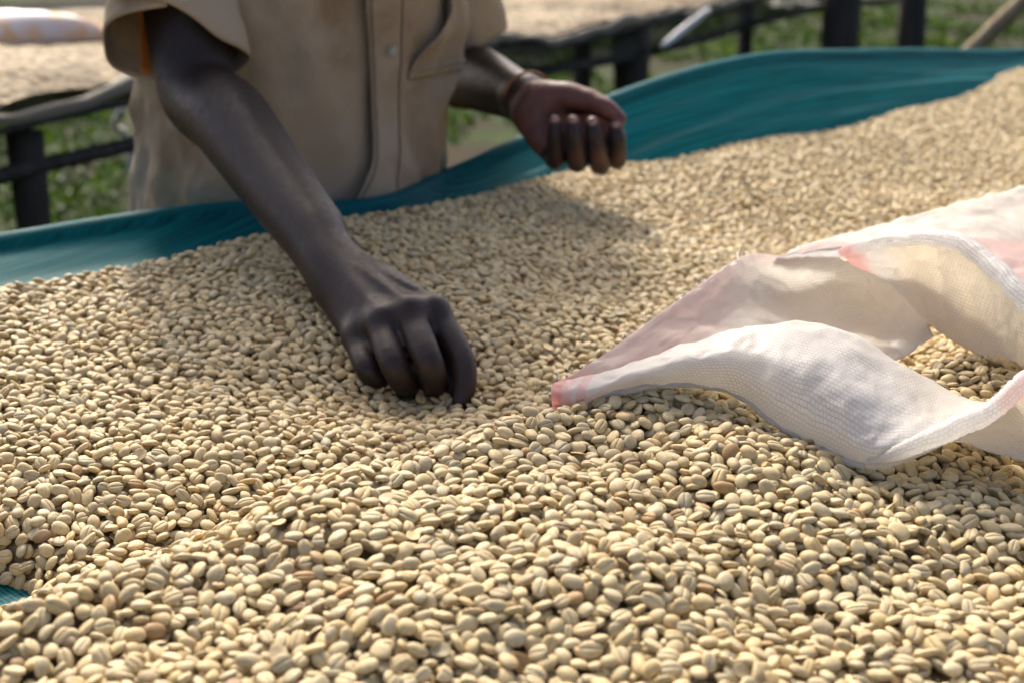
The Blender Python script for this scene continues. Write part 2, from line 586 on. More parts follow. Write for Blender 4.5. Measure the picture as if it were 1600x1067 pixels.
def pile_beans():
    nx, ny = int((BX1 - BX0) / HS), int((BY1 - BY0) / HS)
    cx = (BX0 + (np.arange(nx) + 0.5) * HS).astype(np.float32)
    cy = (BY0 + (np.arange(ny) + 0.5) * HS).astype(np.float32)
    B = np.empty((nx, ny), np.float32)
    NET = np.empty((nx, ny), np.float32)
    OK = np.empty((nx, ny), bool)
    for i in range(0, nx, 200):
        X, Y = np.meshgrid(cx[i:i + 200].astype(float), cy.astype(float), indexing='ij')
        s, t = st(X, Y)
        B[i:i + 200] = bean_target(X, Y)
        NET[i:i + 200] = net_h(s, t)
        OK[i:i + 200] = (t < edge_t(s) - 0.006) & (t > -0.33)
    # where beans are wanted: what the camera and a camera a step aside can see
    wide = np.abs(cx)[:, None] < (0.46 * cy[None, :] + 0.16)
    H = np.maximum(NET, B - 0.0078)
    base = H.copy()
    OWN = np.full((nx, ny), -1, np.int32)
    T = 16
    PR = 6
    off = np.arange(-PR, PR + 1)
    DX, DY = np.meshgrid(off, off, indexing='ij')
    dxm, dym = DX.ravel() * HS, DY.ravel() * HS
    tx, ty = nx // T - 1, ny // T - 1
    pos, quat_m, scl, var = [], [], [], []
    total = 0
    gB = np.gradient(B[::4, ::4], HS * 4)
    for rnd in range(15):
        for ox in (0, 1):
            for oy in (0, 1):
                I, J = np.meshgrid(np.arange(1 + ox, tx, 2), np.arange(1 + oy, ty, 2), indexing='ij')
                I, J = I.ravel(), J.ravel()
                mid = (I * T + 8, J * T + 8)
                keep = OK[mid] & wide[mid] & (B[mid] > NET[mid] - 0.004)
                # far from the camera fewer rounds are needed
                I, J = I[keep], J[keep]
                n = len(I)
                best = np.full(n, 1e9)
                bi = np.zeros((n, 2), int)
                bM = np.zeros((n, 3, 3))
                bS = np.zeros((n, 3))
                bz = np.zeros(n)
                for cand in range(5):
                    ci = I * T + rng.integers(0, T, n)
                    cj = J * T + rng.integers(0, T, n)
                    sc = rng.normal(1.0, 0.085, n).clip(0.76, 1.22)
                    ax = np.stack([0.00480 * sc, 0.0037 * sc * rng.normal(1, 0.05, n), 0.0021 * sc], -1)
                    yaw = rng.uniform(0, 2 * np.pi, n)
                    g0 = gB[0][np.minimum(ci // 4, gB[0].shape[0] - 1), np.minimum(cj // 4, gB[0].shape[1] - 1)]
                    g1 = gB[1][np.minimum(ci // 4, gB[0].shape[0] - 1), np.minimum(cj // 4, gB[0].shape[1] - 1)]
                    tilt = rng.normal(0, 0.46, (n, 2))
                    nz = np.stack([-g0 + tilt[:, 0], -g1 + tilt[:, 1], np.ones(n)], -1)
                    nz /= np.linalg.norm(nz, axis=1)[:, None]
                    xa = np.stack([np.cos(yaw), np.sin(yaw), np.zeros(n)], -1)
                    xa -= nz * np.sum(xa * nz, 1)[:, None]
                    xa /= np.linalg.norm(xa, axis=1)[:, None]
                    ya = np.cross(nz, xa)
                    Rm = np.stack([xa, ya, nz], -1)
                    M = np.einsum('nij,nj,nkj->nik', Rm, 1 / ax ** 2, Rm)
                    q = M[:, 0, 2, None] * dxm + M[:, 1, 2, None] * dym
                    c0 = M[:, 0, 0, None] * dxm ** 2 + 2 * M[:, 0, 1, None] * dxm * dym + M[:, 1, 1, None] * dym ** 2 - 1
                    disc = q * q - M[:, 2, 2, None] * c0
                    inside = disc > 0
                    lo = (-q - np.sqrt(np.maximum(disc, 0))) / M[:, 2, 2, None]
                    hp = H[ci[:, None] + DX.ravel(), cj[:, None] + DY.ravel()]
                    zc = np.where(inside, hp - lo, -1e9).max(1) - 0.0013
                    rel = zc - B[ci, cj]
                    b_ = rel < best
                    best = np.where(b_, rel, best)
                    bi[b_] = np.stack([ci, cj], -1)[b_]
                    bM[b_] = Rm[b_]
                    bS[b_] = ax[b_]
                    bz[b_] = zc[b_]
                good = (best < 0.0012) & OK[bi[:, 0], bi[:, 1]] & (B[bi[:, 0], bi[:, 1]] > NET[bi[:, 0], bi[:, 1]] - 0.0015)
                if not good.any():
                    continue
                bi, bM, bS, bz = bi[good], bM[good], bS[good], bz[good]
                n = len(bi)
                M = np.einsum('nij,nj,nkj->nik', bM, 1 / bS ** 2, bM)
                q = M[:, 0, 2, None] * dxm + M[:, 1, 2, None] * dym
                c0 = M[:, 0, 0, None] * dxm ** 2 + 2 * M[:, 0, 1, None] * dxm * dym + M[:, 1, 1, None] * dym ** 2 - 1
                disc = q * q - M[:, 2, 2, None] * c0
                hi = (-q + np.sqrt(np.maximum(disc, 0))) / M[:, 2, 2, None] + bz[:, None]
                ii, jj = bi[:, 0, None] + DX.ravel(), bi[:, 1, None] + DY.ravel()
                up = (disc > 0) & (hi > H[ii, jj])
                H[ii[up], jj[up]] = hi[up]
                ids = np.broadcast_to(np.arange(total, total + n)[:, None], up.shape)
                OWN[ii[up], jj[up]] = ids[up]
                pos.append(np.stack([cx[bi[:, 0]], cy[bi[:, 1]], bz + Z0], -1))
                quat_m.append(bM)
                scl.append(bS)
                total += n
    pos, Rm, scl = np.concatenate(pos), np.concatenate(quat_m), np.concatenate(scl)
    # half of them lie with the crease up
    flip = rng.random(total) < 0.42
    Rm[flip] = Rm[flip] @ np.diag([1.0, -1.0, -1.0])
    vis = np.bincount(OWN[OWN >= 0].ravel(), minlength=total)
    return pos, Rm, scl, vis, base, B, NET, cx, cy, OK


def bean_mesh(name, seed, kind):
    r = random.Random(seed)
    low = [0.9, 0.62, 0.36, 0.18, 0.075, 0.0, -0.075, -0.18, -0.36, -0.62, -0.9]
    PH = [math.pi * k / 9 for k in range(10)] + [math.pi + math.acos(q) for q in low]
    nu, nv = len(PH), 12
    V, CR = [], []
    a, b, c = 0.00480, 0.0037, 0.0021
    wig = r.uniform(-0.16, 0.16)
    wig2 = r.uniform(-0.1, 0.1)
    asym = r.uniform(-0.12, 0.12)
    bend = {'plain': r.uniform(-0.05, 0.05), 'long': r.uniform(-0.05, 0.1), 'curl': 0.35, 'round': 0.0, 'shell': 0.15, 'half': 0.0, 'flake': 0.1}[kind]
    sx, sy = {'plain': (1, 1), 'long': (1.16, 0.88), 'curl': (1.10, 0.80), 'round': (0.92, 1.04), 'shell': (1.08, 1.06), 'half': (1.0, 0.98), 'flake': (0.95, 0.9)}[kind]
    tip = r.uniform(0.0, 0.12)
    for i in range(nv):
        th = math.pi * i / (nv - 1)          # pole to pole along the x axis
        for k in range(nu):
            ph = PH[k]
            x = -math.cos(th)
            rr = math.sin(th) ** 0.82
            y = rr * math.cos(ph)
            z = rr * math.sin(ph)
            crease = 0.0
            if kind == 'round':
                z *= 1.25
                depth = 0.34
            else:
                depth = 0.26
            yo = y - wig * math.sin(x * 2.6) * 0.5 - wig2 * x
            if z < 0:                         # the flat side with its groove
                z = -0.66 * (abs(z) ** 0.66) * (rr ** 0.45 if rr > 0 else 0)
                g = math.exp(-(yo / 0.062) ** 2) * sm(1.15 - abs(x) ** 4)
                z += depth * g
                crease = g
                z -= 0.05 * math.exp(-((abs(yo) - 0.34) / 0.25) ** 2) * rr
            else:
                z = z * (1.05 + asym * y)
            if kind == 'shell':
                z += 0.30 * (y * y) - 0.25 * max(0, 1 - (x * x + y * y))
            if kind == 'half':
                x = min(x, 0.12 + 0.25 * y + 0.1 * z)
            if kind == 'flake':
                z = z * 0.28 + 0.5 * y * y + 0.3 * x * x
            y *= 1.0 - tip * x
            y += bend * (x * x - 0.4)
            V.append((x * a * sx, y * b * sy, z * c))
            CR.append(crease)
    V = np.array(V)
    jit = vnoise(V, 330, seed) * 0.00028
    V += (V / (np.linalg.norm(V, axis=1)[:, None] + 1e-9)) * jit[:, None]
    F = []
    for i in range(nv - 1):
        for k in range(nu):
            k2 = (k + 1) % nu
            F.append((i * nu + k, i * nu + k2, (i + 1) * nu + k2, (i + 1) * nu + k))
    me = mesh(name, V, F)
    bm = bmesh.new()
    bm.from_mesh(me)
    bmesh.ops.remove_doubles(bm, verts=bm.verts, dist=1e-6)
    bmesh.ops.recalc_face_normals(bm, faces=bm.faces)
    bm.to_mesh(me)
    bm.free()
    # crease attribute again, by nearest original vertex
    co = np.array([v.co for v in me.vertices])
    cr = np.array([CR[int(np.argmin(((V - p) ** 2).sum(1)))] for p in co])
    me.attributes.new('crease', 'FLOAT', 'POINT').data.foreach_set('value', cr.astype(np.float32))
    me.polygons.foreach_set('use_smooth', [True] * len(me.polygons))
    me.materials.append(M_BEAN)
    return me


def sm(x):
    return max(0.0, min(1.0, x))


def build_beans():
    pos, Rm, scl, vis, base, B, NET, cx, cy, OK = pile_beans()
    kinds = ['plain', 'plain', 'long', 'plain', 'round', 'plain', 'curl', 'long', 'plain', 'shell', 'plain', 'round', 'half', 'flake']
    protos = [bean_mesh('coffee_bean', 20 + i, k) for i, k in enumerate(kinds)]
    nv = len(protos)
    n = len(pos)
    var = rng.choice(nv, n, p=np.array([3, 3, 2, 3, 1.6, 3, 0.8, 1.6, 3, 1.0, 3, 1.0, 0.9, 0.7]) / 27.6)
    f = (scl[:, 0] / 0.00480)
    # which ones show largest: in the frame, uncovered, nearest to the camera
    d = pos - CAM
    fw = np.array([0, math.cos(PITCH), -math.sin(PITCH)])
    upv = np.array([0, math.sin(PITCH), math.cos(PITCH)])
    dep = d @ fw
    px = 800 + FPX * d[:, 0] / dep
    py = 533.5 - FPX * (d @ upv) / dep
    dist = np.linalg.norm(d, axis=1)
    seen = (px > 12) & (px < 1588) & (py < 1056) & (py > 0) & (vis >= 17)
    order = np.argsort(np.where(seen, dist, 1e9))[:300]
    near = np.zeros(n, bool)
    near[order] = True
    first = {}
    for i in order:
        o = bpy.data.objects.new('coffee_bean', protos[var[i]])
        COL.objects.link(o)
        q = Matrix(Rm[i].tolist()).to_quaternion()
        o.rotation_mode = 'QUATERNION'
        o.rotation_quaternion = q
        o.location = pos[i]
        o.scale = (f[i],) * 3
        tag(o, 'pale dried coffee bean in the blurred front rows along the bottom edge of the photo', 'coffee bean', 'blurred beans along the bottom edge')
        first.setdefault(var[i], o)
    # the rest: one heap of scattered beans over its under-layer
    st_ = 6
    ix, iy = np.arange(0, len(cx), st_), np.arange(0, len(cy), st_)
    gx_, gy_ = np.meshgrid(cx[ix], cy[iy], indexing='ij')
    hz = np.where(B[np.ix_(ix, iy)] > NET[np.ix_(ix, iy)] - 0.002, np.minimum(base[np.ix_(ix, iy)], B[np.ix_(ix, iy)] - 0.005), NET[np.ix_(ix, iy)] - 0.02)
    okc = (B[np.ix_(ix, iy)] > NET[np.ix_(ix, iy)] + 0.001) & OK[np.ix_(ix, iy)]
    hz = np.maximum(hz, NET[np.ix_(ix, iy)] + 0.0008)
    Vg = np.stack([gx_, gy_, hz + Z0], -1).reshape(-1, 3)
    a, b_ = okc.shape
    idx = np.arange(a * b_).reshape(a, b_)
    q = okc[:-1, :-1] & okc[1:, :-1] & okc[1:, 1:] & okc[:-1, 1:]
    Fg = np.stack([idx[:-1, :-1][q], idx[1:, :-1][q], idx[1:, 1:][q], idx[:-1, 1:][q]], -1)
    used = np.unique(Fg)
    remap = -np.ones(a * b_, int)
    remap[used] = np.arange(len(used))
    Vg, Fg = Vg[used], remap[Fg]
    sel = ~near
    Pb = pos[sel]
    me = bpy.data.meshes.new('coffee_beans')
    nb, ng = len(Pb), len(Vg)
    me.vertices.add(ng + nb)
    me.vertices.foreach_set('co', np.concatenate([Vg, Pb]).astype(np.float32).ravel())
    me.loops.add(len(Fg) * 4)
    me.loops.foreach_set('vertex_index', Fg.astype(np.int32).ravel())
    me.polygons.add(len(Fg))
    me.polygons.foreach_set('loop_start', np.arange(0, len(Fg) * 4, 4, dtype=np.int32))
    me.polygons.foreach_set('use_smooth', np.ones(len(Fg), dtype=bool))
    me.update(calc_edges=True)
    eul = np.array([Matrix(m.tolist()).to_euler() for m in Rm[sel]])
    z0 = np.zeros((ng, 3))
    me.attributes.new('rot', 'FLOAT_VECTOR', 'POINT').data.foreach_set('vector', np.concatenate([z0, eul]).astype(np.float32).ravel())
    me.attributes.new('scl', 'FLOAT', 'POINT').data.foreach_set('value', np.concatenate([np.ones(ng), f[sel]]).astype(np.float32))
    me.attributes.new('var', 'INT', 'POINT').data.foreach_set('value', np.concatenate([np.zeros(ng), var[sel]]).astype(np.int32))
    me.attributes.new('isb', 'BOOLEAN', 'POINT').data.foreach_set('value', np.concatenate([np.zeros(ng, bool), np.ones(nb, bool)]))
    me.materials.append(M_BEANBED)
    o = bpy.data.objects.new('coffee_beans', me)
    COL.objects.link(o)
    tag(o, 'heap of pale dried coffee beans spread over the teal net', 'coffee beans', kind='stuff')
    ng_ = bpy.data.node_groups.new('bean_scatter', 'GeometryNodeTree')
    ng_.interface.new_socket('Geometry', in_out='INPUT', socket_type='NodeSocketGeometry')
    ng_.interface.new_socket('Geometry', in_out='OUTPUT', socket_type='NodeSocketGeometry')
    gi, go = ng_.nodes.new('NodeGroupInput'), ng_.nodes.new('NodeGroupOutput')
    L = ng_.links

    def attr(name, ty):
        nn = ng_.nodes.new('GeometryNodeInputNamedAttribute')
        nn.data_type = ty
        nn.inputs[0].default_value = name
        return nn.outputs[0]
    join = ng_.nodes.new('GeometryNodeJoinGeometry')
    for v in sorted(range(nv), reverse=True):
        if v not in first:
            first[v] = list(first.values())[0]
        oi = ng_.nodes.new('GeometryNodeObjectInfo')
        oi.inputs['Object'].default_value = first[v]
        oi.inputs['As Instance'].default_value = True
        L.new(oi.outputs['Geometry'], join.inputs[0])
    iop = ng_.nodes.new('GeometryNodeInstanceOnPoints')
    L.new(gi.outputs[0], iop.inputs['Points'])
    L.new(attr('isb', 'BOOLEAN'), iop.inputs['Selection'])
    L.new(join.outputs[0], iop.inputs['Instance'])
    iop.inputs['Pick Instance'].default_value = True
    L.new(attr('var', 'INT'), iop.inputs['Instance Index'])
    e2r = ng_.nodes.new('FunctionNodeEulerToRotation')
    L.new(attr('rot', 'FLOAT_VECTOR'), e2r.inputs[0])
    L.new(e2r.outputs[0], iop.inputs['Rotation'])
    L.new(attr('scl', 'FLOAT'), iop.inputs['Scale'])
    j2 = ng_.nodes.new('GeometryNodeJoinGeometry')
    L.new(iop.outputs[0], j2.inputs[0])
    L.new(gi.outputs[0], j2.inputs[0])
    L.new(j2.outputs[0], go.inputs[0])
    md = o.modifiers.new('scatter', 'NODES')
    md.node_group = ng_
    print('beans', n)


build_beans()

# ------------------------------------------------------------------ the white woven sack lying on the heap
def sack_material():
    m, nt, b = material('white_woven_plastic', rough=0.42, spec=0.4)
    uv = coords(nt, 'UV')

    def weave(sx, sy, dist, name):
        mp = N(nt, 'ShaderNodeMapping')
        mp.inputs['Scale'].default_value = (sx, sy, 1)
        nt.links.new(uv, mp.inputs[0])
        n_ = noise_tex(nt, 1.0, 2, 0.5, mp.outputs[0])
        return n_.outputs[0]
    wob = noise_tex(nt, 40, 2, 0.5, uv)
    add = N(nt, 'ShaderNodeVectorMath', operation='ADD')
    sc_ = N(nt, 'ShaderNodeVectorMath', operation='SCALE')
    nt.links.new(wob.outputs['Color'], sc_.inputs[0])
    sc_.inputs['Scale'].default_value = 0.006
    nt.links.new(uv, add.inputs[0])
    nt.links.new(sc_.outputs[0], add.inputs[1])
    br = N(nt, 'ShaderNodeTexBrick')
    br.offset = 0.5
    br.inputs['Scale'].default_value = 1.0
    br.inputs['Brick Width'].default_value = 0.0027
    br.inputs['Row Height'].default_value = 0.0019
    br.inputs['Mortar Size'].default_value = 0.00020
    br.inputs['Mortar Smooth'].default_value = 0.6
    br.inputs['Bias'].default_value = 0.0
    br.inputs['Color1'].default_value = (0.93, 0.92, 0.90, 1)
    br.inputs['Color2'].default_value = (0.88, 0.865, 0.835, 1)
    br.inputs['Mortar'].default_value = (0.60, 0.53, 0.42, 1)
    nt.links.new(add.outputs[0], br.inputs['Vector'])
    pat = noise_tex(nt, 22, 3, 0.6, uv)
    pf = ramp(nt, pat.outputs[0], [(0.46, (0, 0, 0)), (0.60, (1, 1, 1))])
    c = mixc(nt, math_n(nt, 'ADD', math_n(nt, 'MULTIPLY', pf.outputs[0], 0.40), 0.38), (0.92, 0.905, 0.885), br.outputs['Color'])
    # printed pink selvedge stripes carried by a vertex attribute
    pk = N(nt, 'ShaderNodeAttribute', attribute_name='pink')
    pn = noise_tex(nt, 90, 4, 0.7, uv)
    pfac = math_n(nt, 'MULTIPLY', pk.outputs['Fac'], math_n(nt, 'ADD', math_n(nt, 'MULTIPLY', pn.outputs[0], 0.8), 0.55))
    c = mixc(nt, math_n(nt, 'MINIMUM', pfac, 0.85), c, (0.88, 0.40, 0.37))
    cw = N(nt, 'ShaderNodeAttribute', attribute_name='cream')
    c = mixc(nt, cw.outputs['Fac'], c, (0.84, 0.74, 0.54))
    # a small brown stain
    nt.links.new(c, b.inputs['Base Color'])
    h = math_n(nt, 'ADD', br.outputs['Fac'], math_n(nt, 'MULTIPLY', weave(60, 60, 0, ''), -1.5))
    bn = bump(nt, b, h, 0.75, 0.0008)
    bn.invert = True
    tl = N(nt, 'ShaderNodeBsdfTranslucent')
    nt.links.new(c, tl.inputs[0])
    nt.links.new(bn.outputs[0], tl.inputs['Normal'])
    mx = N(nt, 'ShaderNodeMixShader')
    mx.inputs[0].default_value = 0.62
    nt.links.new(b.outputs[0], mx.inputs[1])
    nt.links.new(tl.outputs[0], mx.inputs[2])
    nt.links.new(mx.outputs[0], nt.nodes['Material Output'].inputs[0])
    return m


M_SACK = sack_material()


def cols(*cc):
    return [[at(*p) for p in c] for c in cc]


def sheet(name, ctrl, nu, nv, parent, pink=None, cream=None, wrinkle=0.0015, seed=1, uvscale=1.0):
    P = patch(ctrl, nu, nv)
    du = np.linalg.norm(np.diff(P, axis=0), axis=-1).mean(1)
    dv = np.linalg.norm(np.diff(P, axis=1), axis=-1).mean(0)
    U = np.concatenate([[0], np.cumsum(du)])
    Vv = np.concatenate([[0], np.cumsum(dv)])
    UV = np.stack(np.meshgrid(U, Vv, indexing='ij'), -1) + seed * 0.37
    nrm = np.cross(np.gradient(P, axis=0), np.gradient(P, axis=1))
    nrm /= np.linalg.norm(nrm, axis=-1)[..., None] + 1e-12
    flat = P.reshape(-1, 3)
    w = vnoise(flat, 28, seed) + 1.1 * (0.35 - np.abs(vnoise(flat, 40, seed + 5))) * 1.6 + 0.75 * (0.3 - np.abs(vnoise(flat, 120, seed + 7))) + 0.22 * vnoise(flat, 260, seed + 9)
    P = P + nrm * (w.reshape(nu, nv)[..., None] * wrinkle)
    me = grid_mesh(name, P, UV)
    uu, vv = np.meshgrid(np.linspace(0, 1, nu), np.linspace(0, 1, nv), indexing='ij')
    for an, fn in (('pink', pink), ('cream', cream)):
        val = np.zeros((nu, nv)) if fn is None else fn(uu, vv)
        me.attributes.new(an, 'FLOAT', 'POINT').data.foreach_set('value', val.astype(np.float32).ravel())
    o = link(name, me, M_SACK, parent)
    md = o.modifiers.new('thick', 'SOLIDIFY')
    md.thickness = 0.0007
    md.offset = 0
    return o, P


def hem(name, pts, rad, parent, pink=None, seed=2, cream=0.0):
    path = catmull(pts, 90)
    rr = catmull(np.array(rad)[:, None], 90)[:, 0]
    path = path + np.stack([vnoise(path, 60, seed + k) for k in range(3)], -1) * 0.0012
    P = tube_points(path, rr, 14, 0.10, seed)
    n, k = P.shape[:2]
    L = np.concatenate([[0], np.cumsum(np.linalg.norm(np.diff(path, axis=0), axis=1))])
    UVv = np.stack(np.meshgrid(L, np.linspace(0, 0.03, k + 1), indexing='ij'), -1)
    P = np.concatenate([P, P[:, :1]], axis=1)
    me = grid_mesh(name, P, UVv + seed)
    t = np.broadcast_to(np.linspace(0, 1, n)[:, None], (n, k + 1))
    me.attributes.new('pink', 'FLOAT', 'POINT').data.foreach_set('value', (np.zeros((n, k + 1)) if pink is None else pink(t)).astype(np.float32).ravel())
    me.attributes.new('cream', 'FLOAT', 'POINT').data.foreach_set('value', np.full(n * (k + 1), cream, np.float32))
    return link(name, me, M_SACK, parent)


def build_sack():
    root = empty('woven_sack', at(1400, 640, 0.78))
    tag(root, 'crumpled white woven plastic sack with pink edge stripes lying open on the bean heap', 'sack')
    # near flap: columns from the tip to the right; each runs hem, belly, crest, inside
    A = cols(
        [(864, 636, .765), (862, 624, .757), (862, 610, .760), (872, 598, .772), (884, 612, .785)],
        [(905, 638, .766), (903, 622, .756), (908, 604, .760), (920, 588, .775), (930, 604, .79)],
        [(975, 612, .768), (978, 598, .758), (985, 580, .762), (1000, 562, .78), (1010, 580, .80)],
        [(1060, 603, .770), (1062, 582, .758), (1070, 558, .763), (1085, 534, .785), (1095, 560, .81)],
        [(1140, 612, .765), (1148, 580, .752), (1156, 545, .760), (1172, 514, .788), (1190, 550, .82)],
        [(1225, 672, .735), (1232, 630, .725), (1240, 560, .740), (1256, 505, .788), (1275, 550, .83)],
        [(1290, 707, .712), (1300, 660, .706), (1318, 590, .725), (1335, 526, .788), (1355, 570, .83)],
        [(1345, 729, .695), (1362, 690, .690), (1385, 630, .718), (1400, 566, .785), (1415, 600, .82)],
        [(1390, 729, .690), (1412, 690, .688), (1435, 650, .716), (1452, 596, .775), (1455, 625, .80)],
        [(1455, 704, .688), (1462, 682, .690), (1480, 655, .712), (1505, 624, .755), (1500, 645, .78)],
        [(1530, 662, .690), (1532, 652, .694), (1545, 640, .71), (1560, 625, .735), (1555, 640, .75)],
        [(1600, 602, .700), (1598, 596, .706), (1603, 588, .715), (1612, 582, .725), (1610, 596, .735)],
        [(1690, 560, .720), (1690, 550, .722), (1690, 542, .73), (1690, 536, .74), (1690, 548, .75)])

    def pinkA(u, v):
        return 0.62 * (1 - sstep(0.055, 0.075, u)) * (0.55 + 0.45 * (u < 0.035)) + 0.35 * sstep(0.075, 0.08, u) * (1 - sstep(0.095, 0.10, u)) + 0.3 * (1 - sstep(0.05, 0.16, u)) * sstep(0.6, 0.75, v)
    sheet('near_flap', A, 190, 60, root, pinkA, lambda u, v: 0.10 * sstep(0.55, 0.7, u) * sstep(0.3, 0.6, v), 0.0016, 1)
    # back panel: columns from the pink edge at left to its free corner; top to bottom
    Bp = cols(
        [(866, 604, .775), (868, 612, .776), (872, 620, .778), (880, 628, .78)],
        [(962, 540, .835), (968, 562, .825), (976, 585, .815), (985, 600, .81)],
        [(1075, 458, .915), (1085, 500, .90), (1095, 545, .87), (1105, 585, .84)],
        [(1163, 400, .975), (1175, 455, .965), (1190, 515, .92), (1205, 570, .865)],
        [(1222, 400, .985), (1240, 455, .99), (1265, 515, .94), (1290, 572, .87)],
        [(1290, 377, 1.0), (1318, 440, 1.0), (1345, 505, .95), (1370, 572, .875)],
        [(1345, 385, 1.005), (1375, 440, 1.0), (1395, 495, .955), (1408, 558, .885)],
        [(1385, 420, 1.0), (1415, 455, .985), (1440, 490, .95), (1457, 520, .905)])

    def pinkB(u, v):
        band = (1 - sstep(0.34, 0.50, u + 0.16 * v)) * 0.22
        band = band * (0.9 + 0.1 * np.sin(v * 40 + u * 9))
        return np.maximum(band + 0.35 * (1 - sstep(0.0, 0.1, u)), 0.16 * (1 - sstep(0.0, 0.16, v)) * sstep(0.4, 0.5, u))
    sheet('back_panel', Bp, 130, 60, root, pinkB, lambda u, v: 0.16 * sstep(0.5, 0.8, v) * sstep(0.45, 0.6, u), 0.0022, 2)
    # right panel: columns from its folded corner to the right; hem to bottom
    C = cols(
        [(1318, 392, .955), (1320, 402, .953), (1324, 410, .953), (1330, 416, .955)],
        [(1362, 382, .935), (1368, 398, .935), (1378, 420, .937), (1388, 440, .942)],
        [(1412, 381, .915), (1422, 412, .918), (1438, 455, .922), (1450, 505, .925)],
        [(1470, 379, .895), (1482, 425, .90), (1496, 485, .90), (1508, 545, .895)],
        [(1525, 398, .87), (1540, 450, .88), (1555, 510, .88), (1565, 575, .868)],
        [(1570, 438, .845), (1586, 485, .855), (1600, 540, .855), (1610, 602, .845)],
        [(1615, 482, .82), (1632, 525, .83), (1645, 575, .83), (1655, 635, .82)],
        [(1690, 540, .79), (1700, 580, .80), (1710, 625, .80), (1720, 680, .79)])
    sheet('side_panel', C, 130, 50, root, lambda u, v: 0.45 * (1 - sstep(0.04, 0.13, u)), lambda u, v: 0.42 * sstep(0.12, 0.3, u), 0.0014, 3)  # cream paints in the yellowish look of shaded, translucent cloth
    # far sheet behind, with its pink band
    D = cols(
        [(1205, 405, .99), (1215, 404, .985), (1230, 404, .98), (1250, 404, .975)],
        [(1290, 374, 1.03), (1305, 388, 1.00), (1320, 397, .98), (1335, 404, .965)],
        [(1400, 342, 1.075), (1405, 362, 1.03), (1408, 378, .98), (1412, 392, .94)],
        [(1500, 315, 1.12), (1500, 350, 1.06), (1500, 380, .99), (1500, 402, .925)],
        [(1600, 288, 1.16), (1600, 345, 1.09), (1600, 405, 1.0), (1600, 470, .90)],
        [(1700, 262, 1.20), (1700, 330, 1.12), (1700, 410, 1.02), (1700, 490, .90)])
    sheet('far_panel', D, 100, 50, root, lambda u, v: 0.30 * sstep(0.42, 0.47, v - 0.25 * (1 - u)) * sstep(0.45, 0.6, u), None, 0.0022, 4)
    # lower right panel under the rolled hem
    E = cols(
        [(1425, 702, .700), (1428, 700, .698), (1432, 702, .694), (1436, 704, .690)],
        [(1490, 668, .715), (1490, 678, .708), (1490, 685, .700), (1490, 690, .694)],
        [(1550, 645, .730), (1550, 668, .716), (1550, 690, .700), (1550, 706, .688)],
        [(1610, 612, .745), (1610, 655, .725), (1610, 695, .700), (1610, 724, .684)],
        [(1690, 570, .755), (1690, 640, .73), (1690, 700, .70), (1690, 745, .68)])
    sheet('lower_panel', E, 80, 50, root, lambda u, v: 0.5 * (1 - sstep(0.03, 0.09, v)), lambda u, v: 0.40 + 0 * u, 0.0014, 5)
    # the closed body of the sack, running on to the right
    body0 = [at(1690, 745, .68), at(1690, 640, .715), at(1690, 545, .74), at(1690, 528, .79), at(1700, 470, .90), at(1700, 380, 1.06), at(1700, 262, 1.20)]
    colsF = [body0]
    for dx, fl in ((0.10, 0.85), (0.22, 0.62), (0.34, 0.45), (0.44, 0.30)):
        colsF.append([np.array([p[0] + dx, p[1] + dx * 0.55, Z0 + 0.042 + (p[2] - Z0 - 0.042) * fl]) for p in body0])
    sheet('sack_body', colsF, 60, 60, root, None, lambda u, v: 0.15 + 0 * u, 0.0022, 6)
    # rolled, frayed hems
    hem('hem', [at(*p) for p in ((1319, 396, .950), (1352, 384, .930), (1400, 376, .910), (1455, 373, .890), (1500, 380, .872), (1548, 412, .845), (1600, 466, .812), (1690, 534, .78))],
        [.0050, .0046, .0044, .0050, .0060, .0062, .0064, .0064], root, lambda t: 0.5 * (1 - sstep(0.05, 0.14, t)), 12)
    hem('hem', [at(*p) for p in ((1352, 722, .690), (1400, 708, .684), (1455, 686, .682), (1510, 660, .684), (1552, 640, .688), (1600, 596, .698), (1690, 552, .715))],
        [.0012, .0038, .0052, .0056, .0052, .0052, .0050], root, lambda t: 0.22 * sstep(0.66, 0.72, t), 15)
    frayed(root, [[at(*p) for p in ((1319, 392, .950), (1400, 372, .910), (1455, 369, .890), (1500, 376, .872), (1548, 408, .842), (1600, 462, .808))],
                  [at(*p) for p in ((905, 636, .760), (975, 613, .763), (1060, 605, .765), (1140, 614, .760), (1225, 674, .729), (1290, 709, .706), (1350, 731, .690), (1455, 700, .683), (1540, 655, .684))],
                  [at(*p) for p in ((866, 600, .774), (962, 538, .834), (1075, 456, .914), (1163, 398, .974))]], 70, 4)
    hem('hem', [at(*p) for p in ((866, 634, .762), (905, 634, .762), (975, 610, .765), (1060, 602, .767), (1140, 612, .762), (1225, 672, .731), (1290, 707, .708), (1350, 729, .691))],
        [.0042, .0034, .0022, .0016, .0014, .0014, .0015, .0016], root, lambda t: 0.62 * (1 - sstep(0.07, 0.11, t)), 18)




